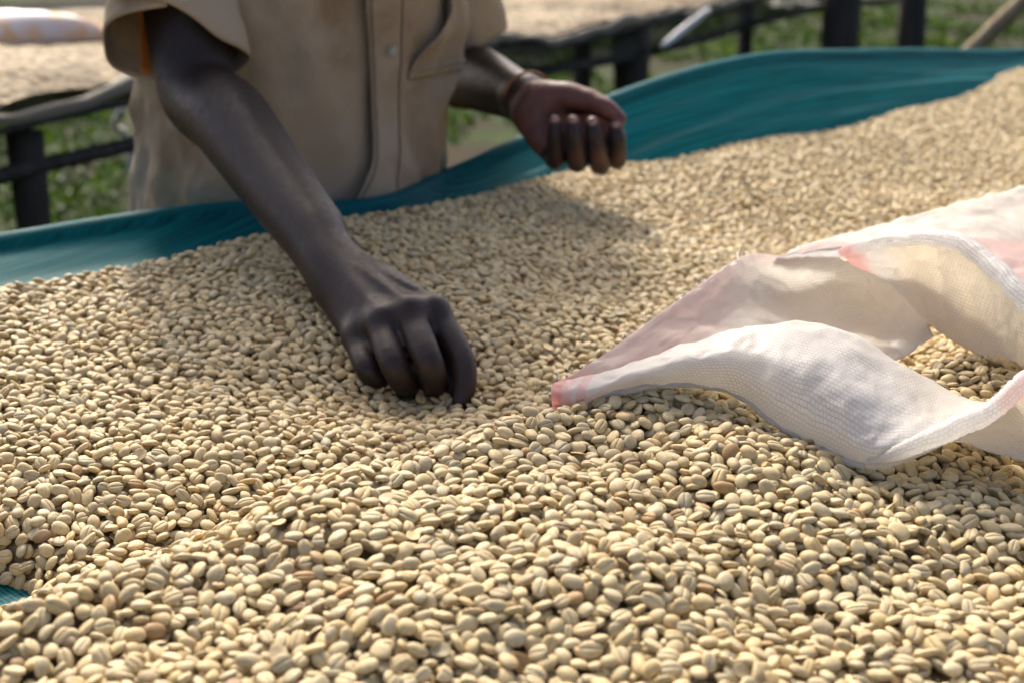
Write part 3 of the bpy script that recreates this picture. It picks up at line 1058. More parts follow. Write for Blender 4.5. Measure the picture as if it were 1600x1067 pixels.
def frayed(parent, lines, n, seed):
    """Short loose plastic strands standing off the cut edges."""
    r_ = np.random.default_rng(seed)
    V, F = [], []
    for line in lines:
        L = catmull(line, 200)
        for k in range(n):
            i = int(r_.integers(2, 197))
            p = L[i] + r_.normal(0, 0.0015, 3)
            d = r_.normal(0, 1, 3)
            d[2] = abs(d[2]) * 0.9
            t = L[i + 1] - L[i]
            t /= np.linalg.norm(t)
            d = d / np.linalg.norm(d) * 0.8 + t * r_.uniform(-0.8, 0.8)
            ln = r_.uniform(0.002, 0.006)
            s_ = np.cross(d, [0.3, 0.5, 0.8])
            s_ = s_ / np.linalg.norm(s_) * r_.uniform(0.00014, 0.0003)
            bend = r_.normal(0, 0.6, 3)
            q_ = [p]
            for m_ in range(4):
                q_.append(q_[-1] + d * ln / 3)
                d = d + bend * 0.6
                d /= np.linalg.norm(d)
            b = len(V)
            for c_ in q_:
                V += [c_ - s_, c_ + s_]
            F += [(b + 2 * m_, b + 2 * m_ + 1, b + 2 * m_ + 3, b + 2 * m_ + 2) for m_ in range(4)]
    me = mesh('frayed_threads', V, F, np.zeros((len(V), 2)))
    for an in ('pink', 'cream'):
        me.attributes.new(an, 'FLOAT', 'POINT')
    o = link('frayed_threads', me, M_SACK, parent, smooth=False)
    o['kind'] = 'stuff'


build_sack()

# ------------------------------------------------------------------ signed-distance modelling for the body
class Field:
    """Smooth union of round cones on a voxel grid, meshed by surface nets."""

    def __init__(self, lo, hi, h):
        self.lo, self.h = np.array(lo, float), h
        self.n = np.ceil((np.array(hi) - self.lo) / h).astype(int) + 1
        self.D = np.full(self.n, 0.05, np.float32)

    def box(self, lo, hi):
        a = np.clip(((lo - self.lo) / self.h).astype(int), 0, self.n)
        b = np.clip(((hi - self.lo) / self.h).astype(int) + 2, 0, self.n)
        return a, b

    def grid(self, a, b):
        ax = [self.lo[i] + np.arange(a[i], b[i]) * self.h for i in range(3)]
        return np.meshgrid(*[x.astype(np.float32) for x in ax], indexing='ij')

    def cone(self, p, q, r1, r2, k=0.006, squash=None):
        p, q = np.asarray(p, float), np.asarray(q, float)
        m = max(r1, r2) + 0.02 + k
        a, b = self.box(np.minimum(p, q) - m, np.maximum(p, q) + m)
        if np.any(b <= a):
            return
        X, Y, Z = self.grid(a, b)
        e = q - p
        L2 = float(e @ e) + 1e-12
        dx, dy, dz = X - p[0], Y - p[1], Z - p[2]
        t = np.clip((dx * e[0] + dy * e[1] + dz * e[2]) / L2, 0, 1)
        vx, vy, vz = dx - t * e[0], dy - t * e[1], dz - t * e[2]
        if squash is not None:              # (direction, factor): thinner along that direction
            nvec, f = squash
            d = vx * nvec[0] + vy * nvec[1] + vz * nvec[2]
            ex = d * (f - 1)
            vx, vy, vz = vx + ex * nvec[0], vy + ex * nvec[1], vz + ex * nvec[2]
        d = np.sqrt(vx * vx + vy * vy + vz * vz) - (r1 + t * (r2 - r1))
        self.merge(a, b, d, k)

    def ellipsoid(self, c, rad, k=0.02, rot=None):
        c, rad = np.asarray(c, float), np.asarray(rad, float)
        m = rad.max() + 0.03
        a, b = self.box(c - m, c + m)
        X, Y, Z = self.grid(a, b)
        v = np.stack([X - c[0], Y - c[1], Z - c[2]], -1)
        if rot is not None:
            v = v @ rot
        k0 = np.linalg.norm(v / rad, axis=-1)
        k1 = np.linalg.norm(v / rad ** 2, axis=-1) + 1e-9
        self.merge(a, b, k0 * (k0 - 1) / k1, k)

    def merge(self, a, b, d, k):
        S = self.D[a[0]:b[0], a[1]:b[1], a[2]:b[2]]
        if k <= 0:
            np.minimum(S, d, out=S)
        else:
            h = np.clip(0.5 + 0.5 * (S - d) / k, 0, 1)
            S[...] = S * (1 - h) + d * h - k * h * (1 - h)

    def chain(self, pts, rad, k=0.004, squash=None):
        """A smooth tapering limb through the points, blended with what is there by k."""
        ctl = np.concatenate([np.asarray(pts, float), np.asarray(rad, float)[:, None]], 1)
        ctl = catmull(ctl, 5 * (len(pts) - 1) + 1)
        ctl[:, 3] = np.maximum(ctl[:, 3], min(rad) * 0.9)
        m = max(rad) + 0.02 + k
        a, b = self.box(ctl[:, :3].min(0) - m, ctl[:, :3].max(0) + m)
        if np.any(b <= a):
            return
        T = Field(self.lo + a * self.h, self.lo + (b - 1) * self.h + self.h * 0.01, self.h)
        T.n = b - a
        T.D = np.full(T.n, 0.05, np.float32)
        for i in range(len(ctl) - 1):
            T.cone(ctl[i, :3], ctl[i + 1, :3], ctl[i, 3], ctl[i + 1, 3], 0.0)
        self.merge(a, b, T.D, k)

    def soften(self, c, rad, w):
        """Blur the field around c so that joints run smoothly into each other."""
        a, b = self.box(c - rad - 0.01, c + rad + 0.01)
        S = self.D[a[0]:b[0], a[1]:b[1], a[2]:b[2]]
        Bq = S.copy()
        for it in range(2):
            for ax in range(3):
                pad = [(0, 0)] * 3
                pad[ax] = (w, w)
                cs = np.cumsum(np.pad(Bq, pad, mode='edge').astype(np.float64), axis=ax)
                n = Bq.shape[ax]
                hi = np.take(cs, np.arange(2 * w, 2 * w + n), axis=ax)
                lo = np.take(cs, np.arange(0, n), axis=ax)
                Bq = ((hi - lo) / (2 * w)).astype(np.float32)
        X, Y, Z = self.grid(a, b)
        d = np.sqrt((X - c[0]) ** 2 + (Y - c[1]) ** 2 + (Z - c[2]) ** 2)
        wt = 1 - sstep(0.45 * rad, rad, d)
        S[...] = S * (1 - wt) + Bq * wt

    def mesh(self):
        D = self.D
        ins = D < 0
        cnt = np.zeros(np.array(D.shape) - 1, np.int8)
        for dx in (0, 1):
            for dy in (0, 1):
                for dz in (0, 1):
                    cnt += ins[dx:D.shape[0] - 1 + dx, dy:D.shape[1] - 1 + dy, dz:D.shape[2] - 1 + dz]
        act = np.argwhere((cnt > 0) & (cnt < 8))
        idx = np.full(cnt.shape, -1, np.int32)
        idx[act[:, 0], act[:, 1], act[:, 2]] = np.arange(len(act))
        acc = np.zeros((len(act), 3))
        num = np.zeros(len(act))
        cs = [np.array(c) for c in ((0, 0, 0), (1, 0, 0), (0, 1, 0), (1, 1, 0), (0, 0, 1), (1, 0, 1), (0, 1, 1), (1, 1, 1))]
        for i in range(8):
            for j in range(i + 1, 8):
                if np.abs(cs[i] - cs[j]).sum() != 1:
                    continue
                p, q = act + cs[i], act + cs[j]
                a = D[p[:, 0], p[:, 1], p[:, 2]]
                b = D[q[:, 0], q[:, 1], q[:, 2]]
                x = (a < 0) != (b < 0)
                t = np.where(x, a / np.where(x, a - b, 1), 0)
                acc += np.where(x[:, None], p + (q - p) * t[:, None], 0)
                num += x
        V = self.lo + acc / num[:, None] * self.h
        F = []
        for axis in range(3):
            o1, o2 = [(1, 2), (2, 0), (0, 1)][axis]
            sl0 = [slice(None)] * 3
            sl1 = [slice(None)] * 3
            sl0[axis], sl1[axis] = slice(0, -1), slice(1, None)
            diff = np.argwhere(ins[tuple(sl0)] != ins[tuple(sl1)])
            ok = (diff[:, o1] > 0) & (diff[:, o2] > 0) & (diff[:, o1] < D.shape[o1] - 1) & (diff[:, o2] < D.shape[o2] - 1)
            diff = diff[ok]
            q = []
            for a, b in ((1, 1), (0, 1), (0, 0), (1, 0)):
                c = diff.copy()
                c[:, o1] -= a
                c[:, o2] -= b
                q.append(idx[c[:, 0], c[:, 1], c[:, 2]])
            q = np.stack(q, -1)
            w = ins[diff[:, 0], diff[:, 1], diff[:, 2]]
            q[~w] = q[~w][:, ::-1]
            F.append(q)
        F = np.concatenate(F)
        return V, F[(F >= 0).all(1)]


def relax(V, F, n=2, lam=0.5):
    E = np.concatenate([F[:, [0, 1]], F[:, [1, 2]], F[:, [2, 3]], F[:, [3, 0]]])
    E = np.concatenate([E, E[:, ::-1]])
    deg = np.bincount(E[:, 0], minlength=len(V))[:, None] + 1e-9
    for it in range(n):
        for l in (lam, -lam * 1.04):
            S = np.stack([np.bincount(E[:, 0], weights=V[E[:, 1], c], minlength=len(V)) for c in range(3)], -1)
            V = V + l * (S / deg - V)
    return V


def fast_mesh(name, V, F):
    me = bpy.data.meshes.new(name)
    me.vertices.add(len(V))
    me.vertices.foreach_set('co', np.asarray(V, np.float32).ravel())
    me.loops.add(len(F) * 4)
    me.loops.foreach_set('vertex_index', np.asarray(F, np.int32).ravel())
    me.polygons.add(len(F))
    me.polygons.foreach_set('loop_start', np.arange(0, len(F) * 4, 4, dtype=np.int32))
    me.update(calc_edges=True)
    return me


# ------------------------------------------------------------------ the worker
PHI = R(38)
FACE = np.array([math.sin(PHI), -math.cos(PHI), 0])        # where the worker faces
LEFT = np.array([math.cos(PHI), math.sin(PHI), 0])         # the worker's left
PC = np.array([-0.252, 1.562, 0.0])                        # between the feet
UP = np.array([0, 0, 1.0])


def body_point(f, l, z):
    return PC + FACE * f + LEFT * l + UP * z


def skin_material():
    m, nt, b = material('dark_brown_skin', rough=0.5, spec=0.34)
    tc = coords(nt)
    n1 = noise_tex(nt, 14, 4, 0.6, tc)
    c = ramp(nt, n1.outputs[0], [(0.3, (0.0175, 0.0102, 0.0082)), (0.7, (0.0310, 0.0184, 0.0146))])
    pa = N(nt, 'ShaderNodeAttribute', attribute_name='palm')
    n2 = noise_tex(nt, 70, 3, 0.6, tc)
    pc = ramp(nt, n2.outputs[0], [(0.3, (0.11, 0.043, 0.032)), (0.7, (0.18, 0.070, 0.051))])
    col = mixc(nt, pa.outputs['Fac'], c.outputs[0], pc.outputs[0])
    dn = noise_tex(nt, 90, 3, 0.7, tc)
    df = ramp(nt, dn.outputs[0], [(0.60, (0, 0, 0)), (0.78, (0.22, 0.22, 0.22))])
    col = mixc(nt, df.outputs[0], col, (0.13, 0.105, 0.085))      # dust
    nt.links.new(col, b.inputs['Base Color'])
    fine = N(nt, 'ShaderNodeTexVoronoi')
    fine.inputs['Scale'].default_value = 520
    nt.links.new(tc, fine.inputs['Vector'])
    n3 = noise_tex(nt, 160, 4, 0.65, tc)
    h = math_n(nt, 'ADD', math_n(nt, 'MULTIPLY', fine.outputs['Distance'], 0.5), n3.outputs[0])
    bump(nt, b, h, 0.20, 0.0010)
    rr = ramp(nt, n3.outputs[0], [(0.3, (0.38, 0.38, 0.38)), (0.7, (0.56, 0.56, 0.56))])
    nt.links.new(rr.outputs[0], b.inputs['Roughness'])
    return m


def fabric_material(name, base, stain, spec=0.15):
    m, nt, b = material(name, rough=0.9, spec=spec)
    tc = coords(nt)
    n1 = noise_tex(nt, 7, 5, 0.6, tc)
    c = ramp(nt, n1.outputs[0], [(0.46, base), (0.58, [0.6 * p + 0.4 * q for p, q in zip(base, stain)]), (0.68, stain)])
    n0 = noise_tex(nt, 3.5, 2, 0.5, tc)
    f0 = ramp(nt, n0.outputs[0], [(0.35, (0.86, 0.86, 0.86)), (0.65, (1.05, 1.05, 1.05))])
    col = mixc(nt, 1.0, c.outputs[0], f0.outputs[0], 'MULTIPLY')
    nt.links.new(col, b.inputs['Base Color'])
    mp = N(nt, 'ShaderNodeMapping')
    mp.inputs['Scale'].default_value = (1, 1, 1)
    nt.links.new(tc, mp.inputs[0])
    n2 = noise_tex(nt, 900, 2, 0.6, mp.outputs[0])
    n3 = noise_tex(nt, 38, 5, 0.65, tc)
    h = math_n(nt, 'ADD', math_n(nt, 'MULTIPLY', n2.outputs[0], 0.12), n3.outputs[0])
    bump(nt, b, h, 0.55, 0.006)
    tl = N(nt, 'ShaderNodeBsdfTranslucent')
    nt.links.new(col, tl.inputs[0])
    mx = N(nt, 'ShaderNodeMixShader')
    mx.inputs[0].default_value = 0.09
    nt.links.new(b.outputs[0], mx.inputs[1])
    nt.links.new(tl.outputs[0], mx.inputs[2])
    nt.links.new(mx.outputs[0], nt.nodes['Material Output'].inputs[0])
    return m


M_SKIN = skin_material()
M_SHIRT = fabric_material('faded_khaki_cotton', (0.43, 0.345, 0.250), (0.28, 0.195, 0.115))
M_TROUSER = fabric_material('dark_trouser_cloth', (0.06, 0.055, 0.055), (0.10, 0.085, 0.07))
M_ORANGE, _, _ = material('orange_lining', (0.45, 0.16, 0.03), 0.8, 0.2)
M_BUTTON, _, _ = material('pale_green_button', (0.33, 0.34, 0.27), 0.45, 0.5)
M_BEAD, _, _ = material('orange_rubber_band', (0.34, 0.10, 0.018), 0.45, 0.5)
M_NAIL, _, _ = material('fingernail', (0.36, 0.20, 0.15), 0.3, 0.5)

R_ELB, R_WR = at(309, 128, 1.30), at(505, 385, 1.085)
R_SH = body_point(0.085, -0.150, Z0 + 0.40)
L_SH = body_point(0.050, 0.198, Z0 + 0.40)
L_ELB, L_WR = at(712, 108, 1.755), at(822, 156, 1.535)


def right_arm(F):
    far = lambda px, py, Y: at(px, py, Y * 1.033)
    fa = R_ELB * 0.70 + R_WR * 0.30 + np.array([0.0, 0.0, 0.003])
    fb = R_ELB * 0.35 + R_WR * 0.65
    w2 = far(528, 418, 1.028)
    F.chain([R_SH, R_SH * 0.5 + R_ELB * 0.5, R_ELB, fa, fb, R_WR, w2, far(578, 462, 1.002)], [0.052, 0.045, 0.0375, 0.0358, 0.0310, 0.0262, 0.0240, 0.0170], 0.0)
    sq = None
    # wrist and back of the hand: a fan of bones from the wrist to each knuckle
    mcp = {'index': far(676, 492, .968), 'middle': far(640, 494, .957), 'ring': far(596, 508, .958), 'pinky': far(560, 530, .968)}
    carp = {'index': far(556, 418, 1.03), 'middle': far(543, 428, 1.022), 'ring': far(530, 438, 1.02), 'pinky': far(520, 448, 1.025)}
    for k_, r1, r2 in (('index', .0185, .0128), ('middle', .0185, .0130), ('ring', .0180, .0125), ('pinky', .0165, .0115)):
        F.cone(carp[k_], mcp[k_], r1 * 0.95, r2 * 0.92, 0.012)
    # thenar mass under the palm and thumb that reaches to the index tip
    F.chain([far(560, 440, 1.05), far(630, 500, 1.0), far(682, 556, .965)], [0.017, 0.017, 0.0115], 0.012)
    F.chain([far(682, 556, .965), far(705, 592, .947), far(718, 620, .932)], [0.0115, 0.0105, 0.0085], 0.004)
    # fingers
    fin = {
        'index': ([far(678, 490, .968), far(719, 556, .938), far(726, 600, .924), far(721, 626, .917)], [.0118, .0097, .0086, .0069]),
        'middle': ([far(640, 494, .957), far(668, 560, .922), far(679, 596, .926), far(676, 606, .944)], [.0124, .0104, .0099, .0078]),
        'ring': ([far(596, 508, .958), far(614, 566, .924), far(632, 598, .928), far(640, 606, .946)], [.0120, .0102, .0098, .0076]),
        'pinky': ([far(560, 530, .968), far(572, 572, .938), far(590, 592, .938), far(606, 602, .950)], [.0108, .0090, .0085, .0068]),
    }
    Dk = F.D
    for k_, (pts, rad) in fin.items():
        F.chain(pts, rad, 0.0035)
    # knuckle bumps and tendons
    for k_ in mcp:
        c = mcp[k_] + np.array([0.0, -0.003, 0.006])
        F.ellipsoid(c, (0.0070, 0.0070, 0.0068), 0.014)
        nv_ = np.array([0.0, -0.45, 0.89])
        rr_ = {'index': (.0185, .0128), 'middle': (.0185, .0130), 'ring': (.0180, .0125), 'pinky': (.0165, .0115)}[k_]
        a = carp[k_] + nv_ * (rr_[0] * 0.95 + 0.0002)
        F.cone(a, mcp[k_] + nv_ * (rr_[1] * 0.92 + 0.0006), 0.0018, 0.0026, 0.005)
    # veins across the back of the hand and along the forearm
    nv_ = np.array([0.0, -0.45, 0.89])
    for pth in ([far(548, 448, 1.015), far(585, 470, .995), far(612, 498, .970)], [far(565, 440, 1.02), far(600, 452, 1.0), far(655, 478, .978)], [far(585, 470, .995), far(625, 472, .99), far(660, 485, .975)]):
        F.chain([p + nv_ * 0.0165 for p in pth], [0.0016, 0.0018, 0.0014], 0.004)
    # webs between the finger roots
    order = ['pinky', 'ring', 'middle', 'index']
    for k1, k2 in zip(order[:-1], order[1:]):
        a_ = fin[k1][0][0] * 0.62 + fin[k1][0][1] * 0.38
        b_ = fin[k2][0][0] * 0.62 + fin[k2][0][1] * 0.38
        F.cone(a_ + np.array([0, 0.003, -0.003]), b_ + np.array([0, 0.003, -0.003]), 0.0060, 0.0060, 0.006)
    F.soften(far(535, 425, 1.035), 0.055, 6)
    F.soften(R_ELB, 0.06, 6)
    return fin


def left_arm(F):
    fa = L_ELB * 0.65 + L_WR * 0.35
    fb = L_ELB * 0.30 + L_WR * 0.70
    F.chain([L_SH, L_SH * 0.45 + L_ELB * 0.55, L_ELB, fa, fb, L_WR], [0.052, 0.043, 0.037, 0.037, 0.0305, 0.0250], 0.0)
    heel = at(838, 185, 1.487)
    # palm: hypothenar edge, middle and thenar
    F.cone(L_WR, at(834, 176, 1.50), 0.0245, 0.022, 0.012)
    F.chain([at(832, 182, 1.50), at(846, 214, 1.487), at(862, 238, 1.478)], [0.0195, 0.0165, 0.0125], 0.010)
    F.chain([at(845, 170, 1.502), at(880, 205, 1.495), at(897, 240, 1.485)], [0.021, 0.0175, 0.0130], 0.012)
    F.chain([at(850, 165, 1.505), at(905, 192, 1.505), at(930, 232, 1.492)], [0.0205, 0.0185, 0.0135], 0.012)
    F.chain([at(850, 162, 1.505), at(925, 175, 1.508), at(960, 215, 1.498)], [0.0195, 0.0180, 0.0125], 0.012)
    # thumb along the top
    F.chain([at(842, 160, 1.500), at(882, 152, 1.488), at(918, 158, 1.478)], [0.0185, 0.0160, 0.0120], 0.010)
    F.chain([at(918, 158, 1.478), at(946, 170, 1.466), at(966, 186, 1.462)], [0.0118, 0.0105, 0.0085], 0.004)
    fin = {
        'pinky': ([at(862, 238, 1.478), at(868, 251, 1.453), at(868, 214, 1.442), at(867, 190, 1.447)], [.0120, .0094, .0085, .0066]),
        'ring': ([at(897, 240, 1.485), at(902, 254, 1.448), at(897, 217, 1.434), at(895, 191, 1.439)], [.0126, .0104, .0092, .0073]),
        'middle': ([at(930, 232, 1.492), at(938, 258, 1.452), at(930, 222, 1.438), at(926, 194, 1.443)], [.0130, .0108, .0097, .0077]),
        'index': ([at(960, 215, 1.498), at(964, 250, 1.462), at(964, 222, 1.450), at(962, 199, 1.455)], [.0120, .0101, .0092, .0074]),
    }
    for k_, (pts, rad) in fin.items():
        F.chain(pts, rad, 0.0018)
    return fin


def nail_mesh(c, along, out, w, l):
    along = along / np.linalg.norm(along)
    out = out - along * (out @ along)
    out /= np.linalg.norm(out)
    side = np.cross(along, out)
    P = np.zeros((7, 7, 3))
    for i, u in enumerate(np.linspace(-1, 1, 7)):
        for j, v in enumerate(np.linspace(-1, 1, 7)):
            k = math.sqrt(max(0, 1 - 0.45 * v * v)) if abs(v) > 0.3 else 1
            P[i, j] = c + side * u * w * k * 0.9 + along * v * l + out * (-(u * u) * w * 0.45 - 0.0004 * v * v)
    return grid_mesh('nail', P)


def build_person():
    root = empty('person', (PC[0], PC[1], 0.0))
    tag(root, 'person in a faded khaki short-sleeved shirt, sorting beans with one lowered hand', 'person')
    parts_V, parts_F = [], []
    base = 0
    # fine fields for the two arms
    FR = Field((-0.47, 0.885, Z0 - 0.02), (-0.015, 1.50, Z0 + 0.30), 0.0019)
    finR = right_arm(FR)
    FL = Field((-0.19, 1.40, Z0 + 0.03), (0.145, 1.80, Z0 + 0.30), 0.0019)
    finL = left_arm(FL)
    # coarse field for head, neck, trunk and feet
    FB = Field((-0.75, 1.15, -0.06), (0.30, 2.05, Z0 + 0.86), 0.007)
    hip, chest, neck = body_point(-0.02, 0, 0.86), body_point(0.03, 0, Z0 + 0.22), body_point(0.085, 0, Z0 + 0.43)
    FB.ellipsoid(hip, (0.145, 0.145, 0.13), 0.05)
    FB.ellipsoid(body_point(0.0, 0, Z0 + 0.04), (0.12, 0.12, 0.16), 0.06)
    FB.ellipsoid(chest, (0.13, 0.13, 0.19), 0.06)
    FB.cone(R_SH, L_SH, 0.055, 0.055, 0.05)
    FB.cone(neck, body_point(0.13, 0, Z0 + 0.53), 0.052, 0.048, 0.03)
    hc = body_point(0.155, 0, Z0 + 0.60)
    FB.ellipsoid(hc, (0.082, 0.092, 0.112), 0.02)
    FB.cone(hc + FACE * 0.045 - UP * 0.05, hc + FACE * 0.05 - UP * 0.085, 0.042, 0.03, 0.03)      # jaw
    FB.cone(hc + FACE * 0.088 + UP * 0.005, hc + FACE * 0.106 - UP * 0.03, 0.010, 0.016, 0.012)     # nose
    for sgn in (-1, 1):
        FB.cone(hc + LEFT * sgn * 0.085 + UP * 0.012, hc + LEFT * sgn * 0.090 - UP * 0.028, 0.014, 0.010, 0.008)
        FB.cone(hc + FACE * 0.086 + LEFT * sgn * 0.02 + UP * 0.028, hc + FACE * 0.078 + LEFT * sgn * 0.045 + UP * 0.028, 0.010, 0.008, 0.012)   # brow
        sh = R_SH if sgn < 0 else L_SH
        el = R_ELB if sgn < 0 else L_ELB
        FB.cone(sh, sh * 0.5 + el * 0.5, 0.052, 0.042, 0.03)
        # leg and foot
        h0 = body_point(-0.02, sgn * 0.085, 0.84)
        kn = body_point(0.0, sgn * 0.095, 0.46)
        an = body_point(-0.03, sgn * 0.10, 0.085)
        FB.chain([h0, kn, an], [0.078, 0.052, 0.036], 0.03)
        FB.cone(an - UP * 0.045, an + FACE * 0.16 - UP * 0.06, 0.036, 0.026, 0.02)
    FB.cone(hc + FACE * 0.085 - UP * 0.058 - LEFT * 0.02, hc + FACE * 0.085 - UP * 0.058 + LEFT * 0.02, 0.009, 0.009, 0.006)      # lips
    for k, (F, it) in enumerate(((FR, 7), (FL, 5), (FB, 2))):
        V, Q = F.mesh()
        V = relax(V, Q, it)
        if k < 2:       # cut the fine arm where it is inside the sleeve, so that it only overlaps the coarse upper arm there
            pass
        parts_V.append(V)
        parts_F.append(Q + base)
        base += len(V)
    V, Q = np.concatenate(parts_V), np.concatenate(parts_F)
    me = fast_mesh('person_body', V, Q)
    # palm skin: paler on the palm side of the left hand and on the finger tips
    palm = np.zeros(len(V))
    nL0, nL1 = len(parts_V[0]), len(parts_V[0]) + len(parts_V[1])
    VL = V[nL0:nL1]
    nor = np.zeros((len(V), 3))
    nor = np.array([v.normal for v in me.vertices])[nL0:nL1]
    view = (CAM - VL)
    view /= np.linalg.norm(view, axis=1)[:, None]
    towards = nor @ np.array([-0.25, -0.75, 0.60])
    hand = sstep(-0.012, 0.035, (VL - L_WR) @ ((at(930, 215, 1.48) - L_WR) / np.linalg.norm(at(930, 215, 1.48) - L_WR)) - 0.002)
    dF = np.full(len(VL), 1.0)
    for pts, rad in finL.values():
        for i in range(0, 3):
            e = pts[i + 1] - pts[i]
            t = np.clip(((VL - pts[i]) @ e) / (e @ e), 0, 1)
            dF = np.minimum(dF, np.linalg.norm(VL - pts[i] - t[:, None] * e, axis=1))
    pal = hand * sstep(-0.1, 0.6, towards) * sstep(0.0095, 0.0150, dF)
    # finger pulps and nails beds at the tips
    for pts, rad in finL.values():
        pal = np.maximum(pal, 1.0 * (1 - sstep(0.004, 0.0125, np.linalg.norm(VL - pts[3] - UP * 0.004, axis=1))))
    palm[nL0:nL1] = pal
    tip = np.linalg.norm(V - (finR['index'][0][3] - UP * 0.006), axis=1)
    palm = np.maximum(palm, 0.5 * (1 - sstep(0.003, 0.009, tip)))
    me.attributes.new('palm', 'FLOAT', 'POINT').data.foreach_set('value', palm.astype(np.float32))
    body = link('body', me, M_SKIN, root)
    # nails on the curled left hand
    for k_ in ('pinky', 'ring', 'middle', 'index'):
        p = finL[k_][0]
        a = p[3] - p[2]
        a /= np.linalg.norm(a)
        out = np.array([0, -0.9, -0.1])
        link('nail', nail_mesh(p[3] + a * 0.002 + out * (finL[k_][1][3] + 0.0024), a, out, 0.0054, 0.0056), M_NAIL, root)
    # wrist band on the left arm
    ax = (L_WR - L_ELB) / np.linalg.norm(L_WR - L_ELB)
    c = L_WR + ax * 0.004
    u = np.cross(ax, UP)
    u /= np.linalg.norm(u)
    w = np.cross(u, ax)
    ring = np.array([c + (u * math.cos(t) + w * math.sin(t)) * (0.0262 + 0.002 * math.sin(t)) + ax * 0.006 * math.sin(t) + UP * 0.003 for t in np.linspace(0, 2 * math.pi, 41)])
    link('wristband', tube_mesh('wristband', ring, 0.0015, 8), M_BEAD, root)
    build_shirt(root)
    build_trousers(root)
    # short hair
    FH = Field(hc - 0.15, hc + 0.16, 0.006)
    FH.ellipsoid(hc + UP * 0.018 - FACE * 0.012, (0.088, 0.094, 0.108), 0.0)
    X, Y, Z = FH.grid(np.zeros(3, int), FH.n)
    cutd = -((X - hc[0]) * (-FACE[0]) + (Y - hc[1]) * (-FACE[1])) * 0.8 - (Z - hc[2]) + 0.035
    FH.D = np.maximum(FH.D, cutd.astype(np.float32))
    Vh, Qh = FH.mesh()
    Mh, _, _ = material('black_hair', (0.012, 0.010, 0.009), 0.9, 0.2)
    link('hair', fast_mesh('hair', relax(Vh, Qh, 1), Qh), Mh, root)


# torso of the shirt as a wrapped sheet: angle 0 at the worker's front, growing to the worker's left
def torso_surface(th, z):
    """Point on the shirt at angle th and height z (above the bed level), with folds."""
    th, z = np.asarray(th, float), np.asarray(z, float)
    up = sstep(0.16, 0.46, z)
    a = 0.172 - 0.006 * sstep(0.04, 0.12, z) + 0.016 * sstep(0.12, 0.25, z) - 0.09 * sstep(0.34, 0.485, z)       # half width
    b = 0.128 + 0.010 * np.exp(-((z + 0.02) / 0.06) ** 2) + 0.004 * sstep(0.1, 0.25, z) - 0.07 * sstep(0.36, 0.485, z)     # half depth
    e = 0.86
    cs, sn = np.cos(th), np.sin(th)
    f = b * np.sign(cs) * np.abs(cs) ** e
    l = a * np.sign(sn) * np.abs(sn) ** e
    # folds: hanging pleats that fade upwards, pull lines to the belly
    fold = (0.0055 * np.sin(5 * th + 7 * z + 0.6) * sstep(0.22, 0.0, z) + 0.0035 * np.sin(11 * th - 13 * z) * sstep(0.25, 0.05, z)
            + 0.0045 * np.sin(3 * th + 26 * z * (0.6 + 0.4 * np.sin(th)) + 1.1) + 0.0025 * np.sin(17 * th + 31 * z))
    q = np.stack([np.cos(th) * 1.7, np.sin(th) * 1.7, z * 9.0], -1).reshape(-1, 3)
    wr = (0.35 - np.abs(vnoise(q, 1.3, 2))) * 0.010 + (0.3 - np.abs(vnoise(q * np.array([1, 1, 0.55]), 2.9, 4))) * 0.006 + vnoise(q, 6.0, 5) * 0.0016
    fold = fold + wr.reshape(z.shape if z.shape else ())
    lean = 0.012 + 0.16 * np.maximum(z, 0) * 0.9
    k = 1 + fold / 0.15
    return PC + FACE * (f * k + lean)[..., None] + LEFT * (l * k)[..., None] + UP * (Z0 + z)[..., None]


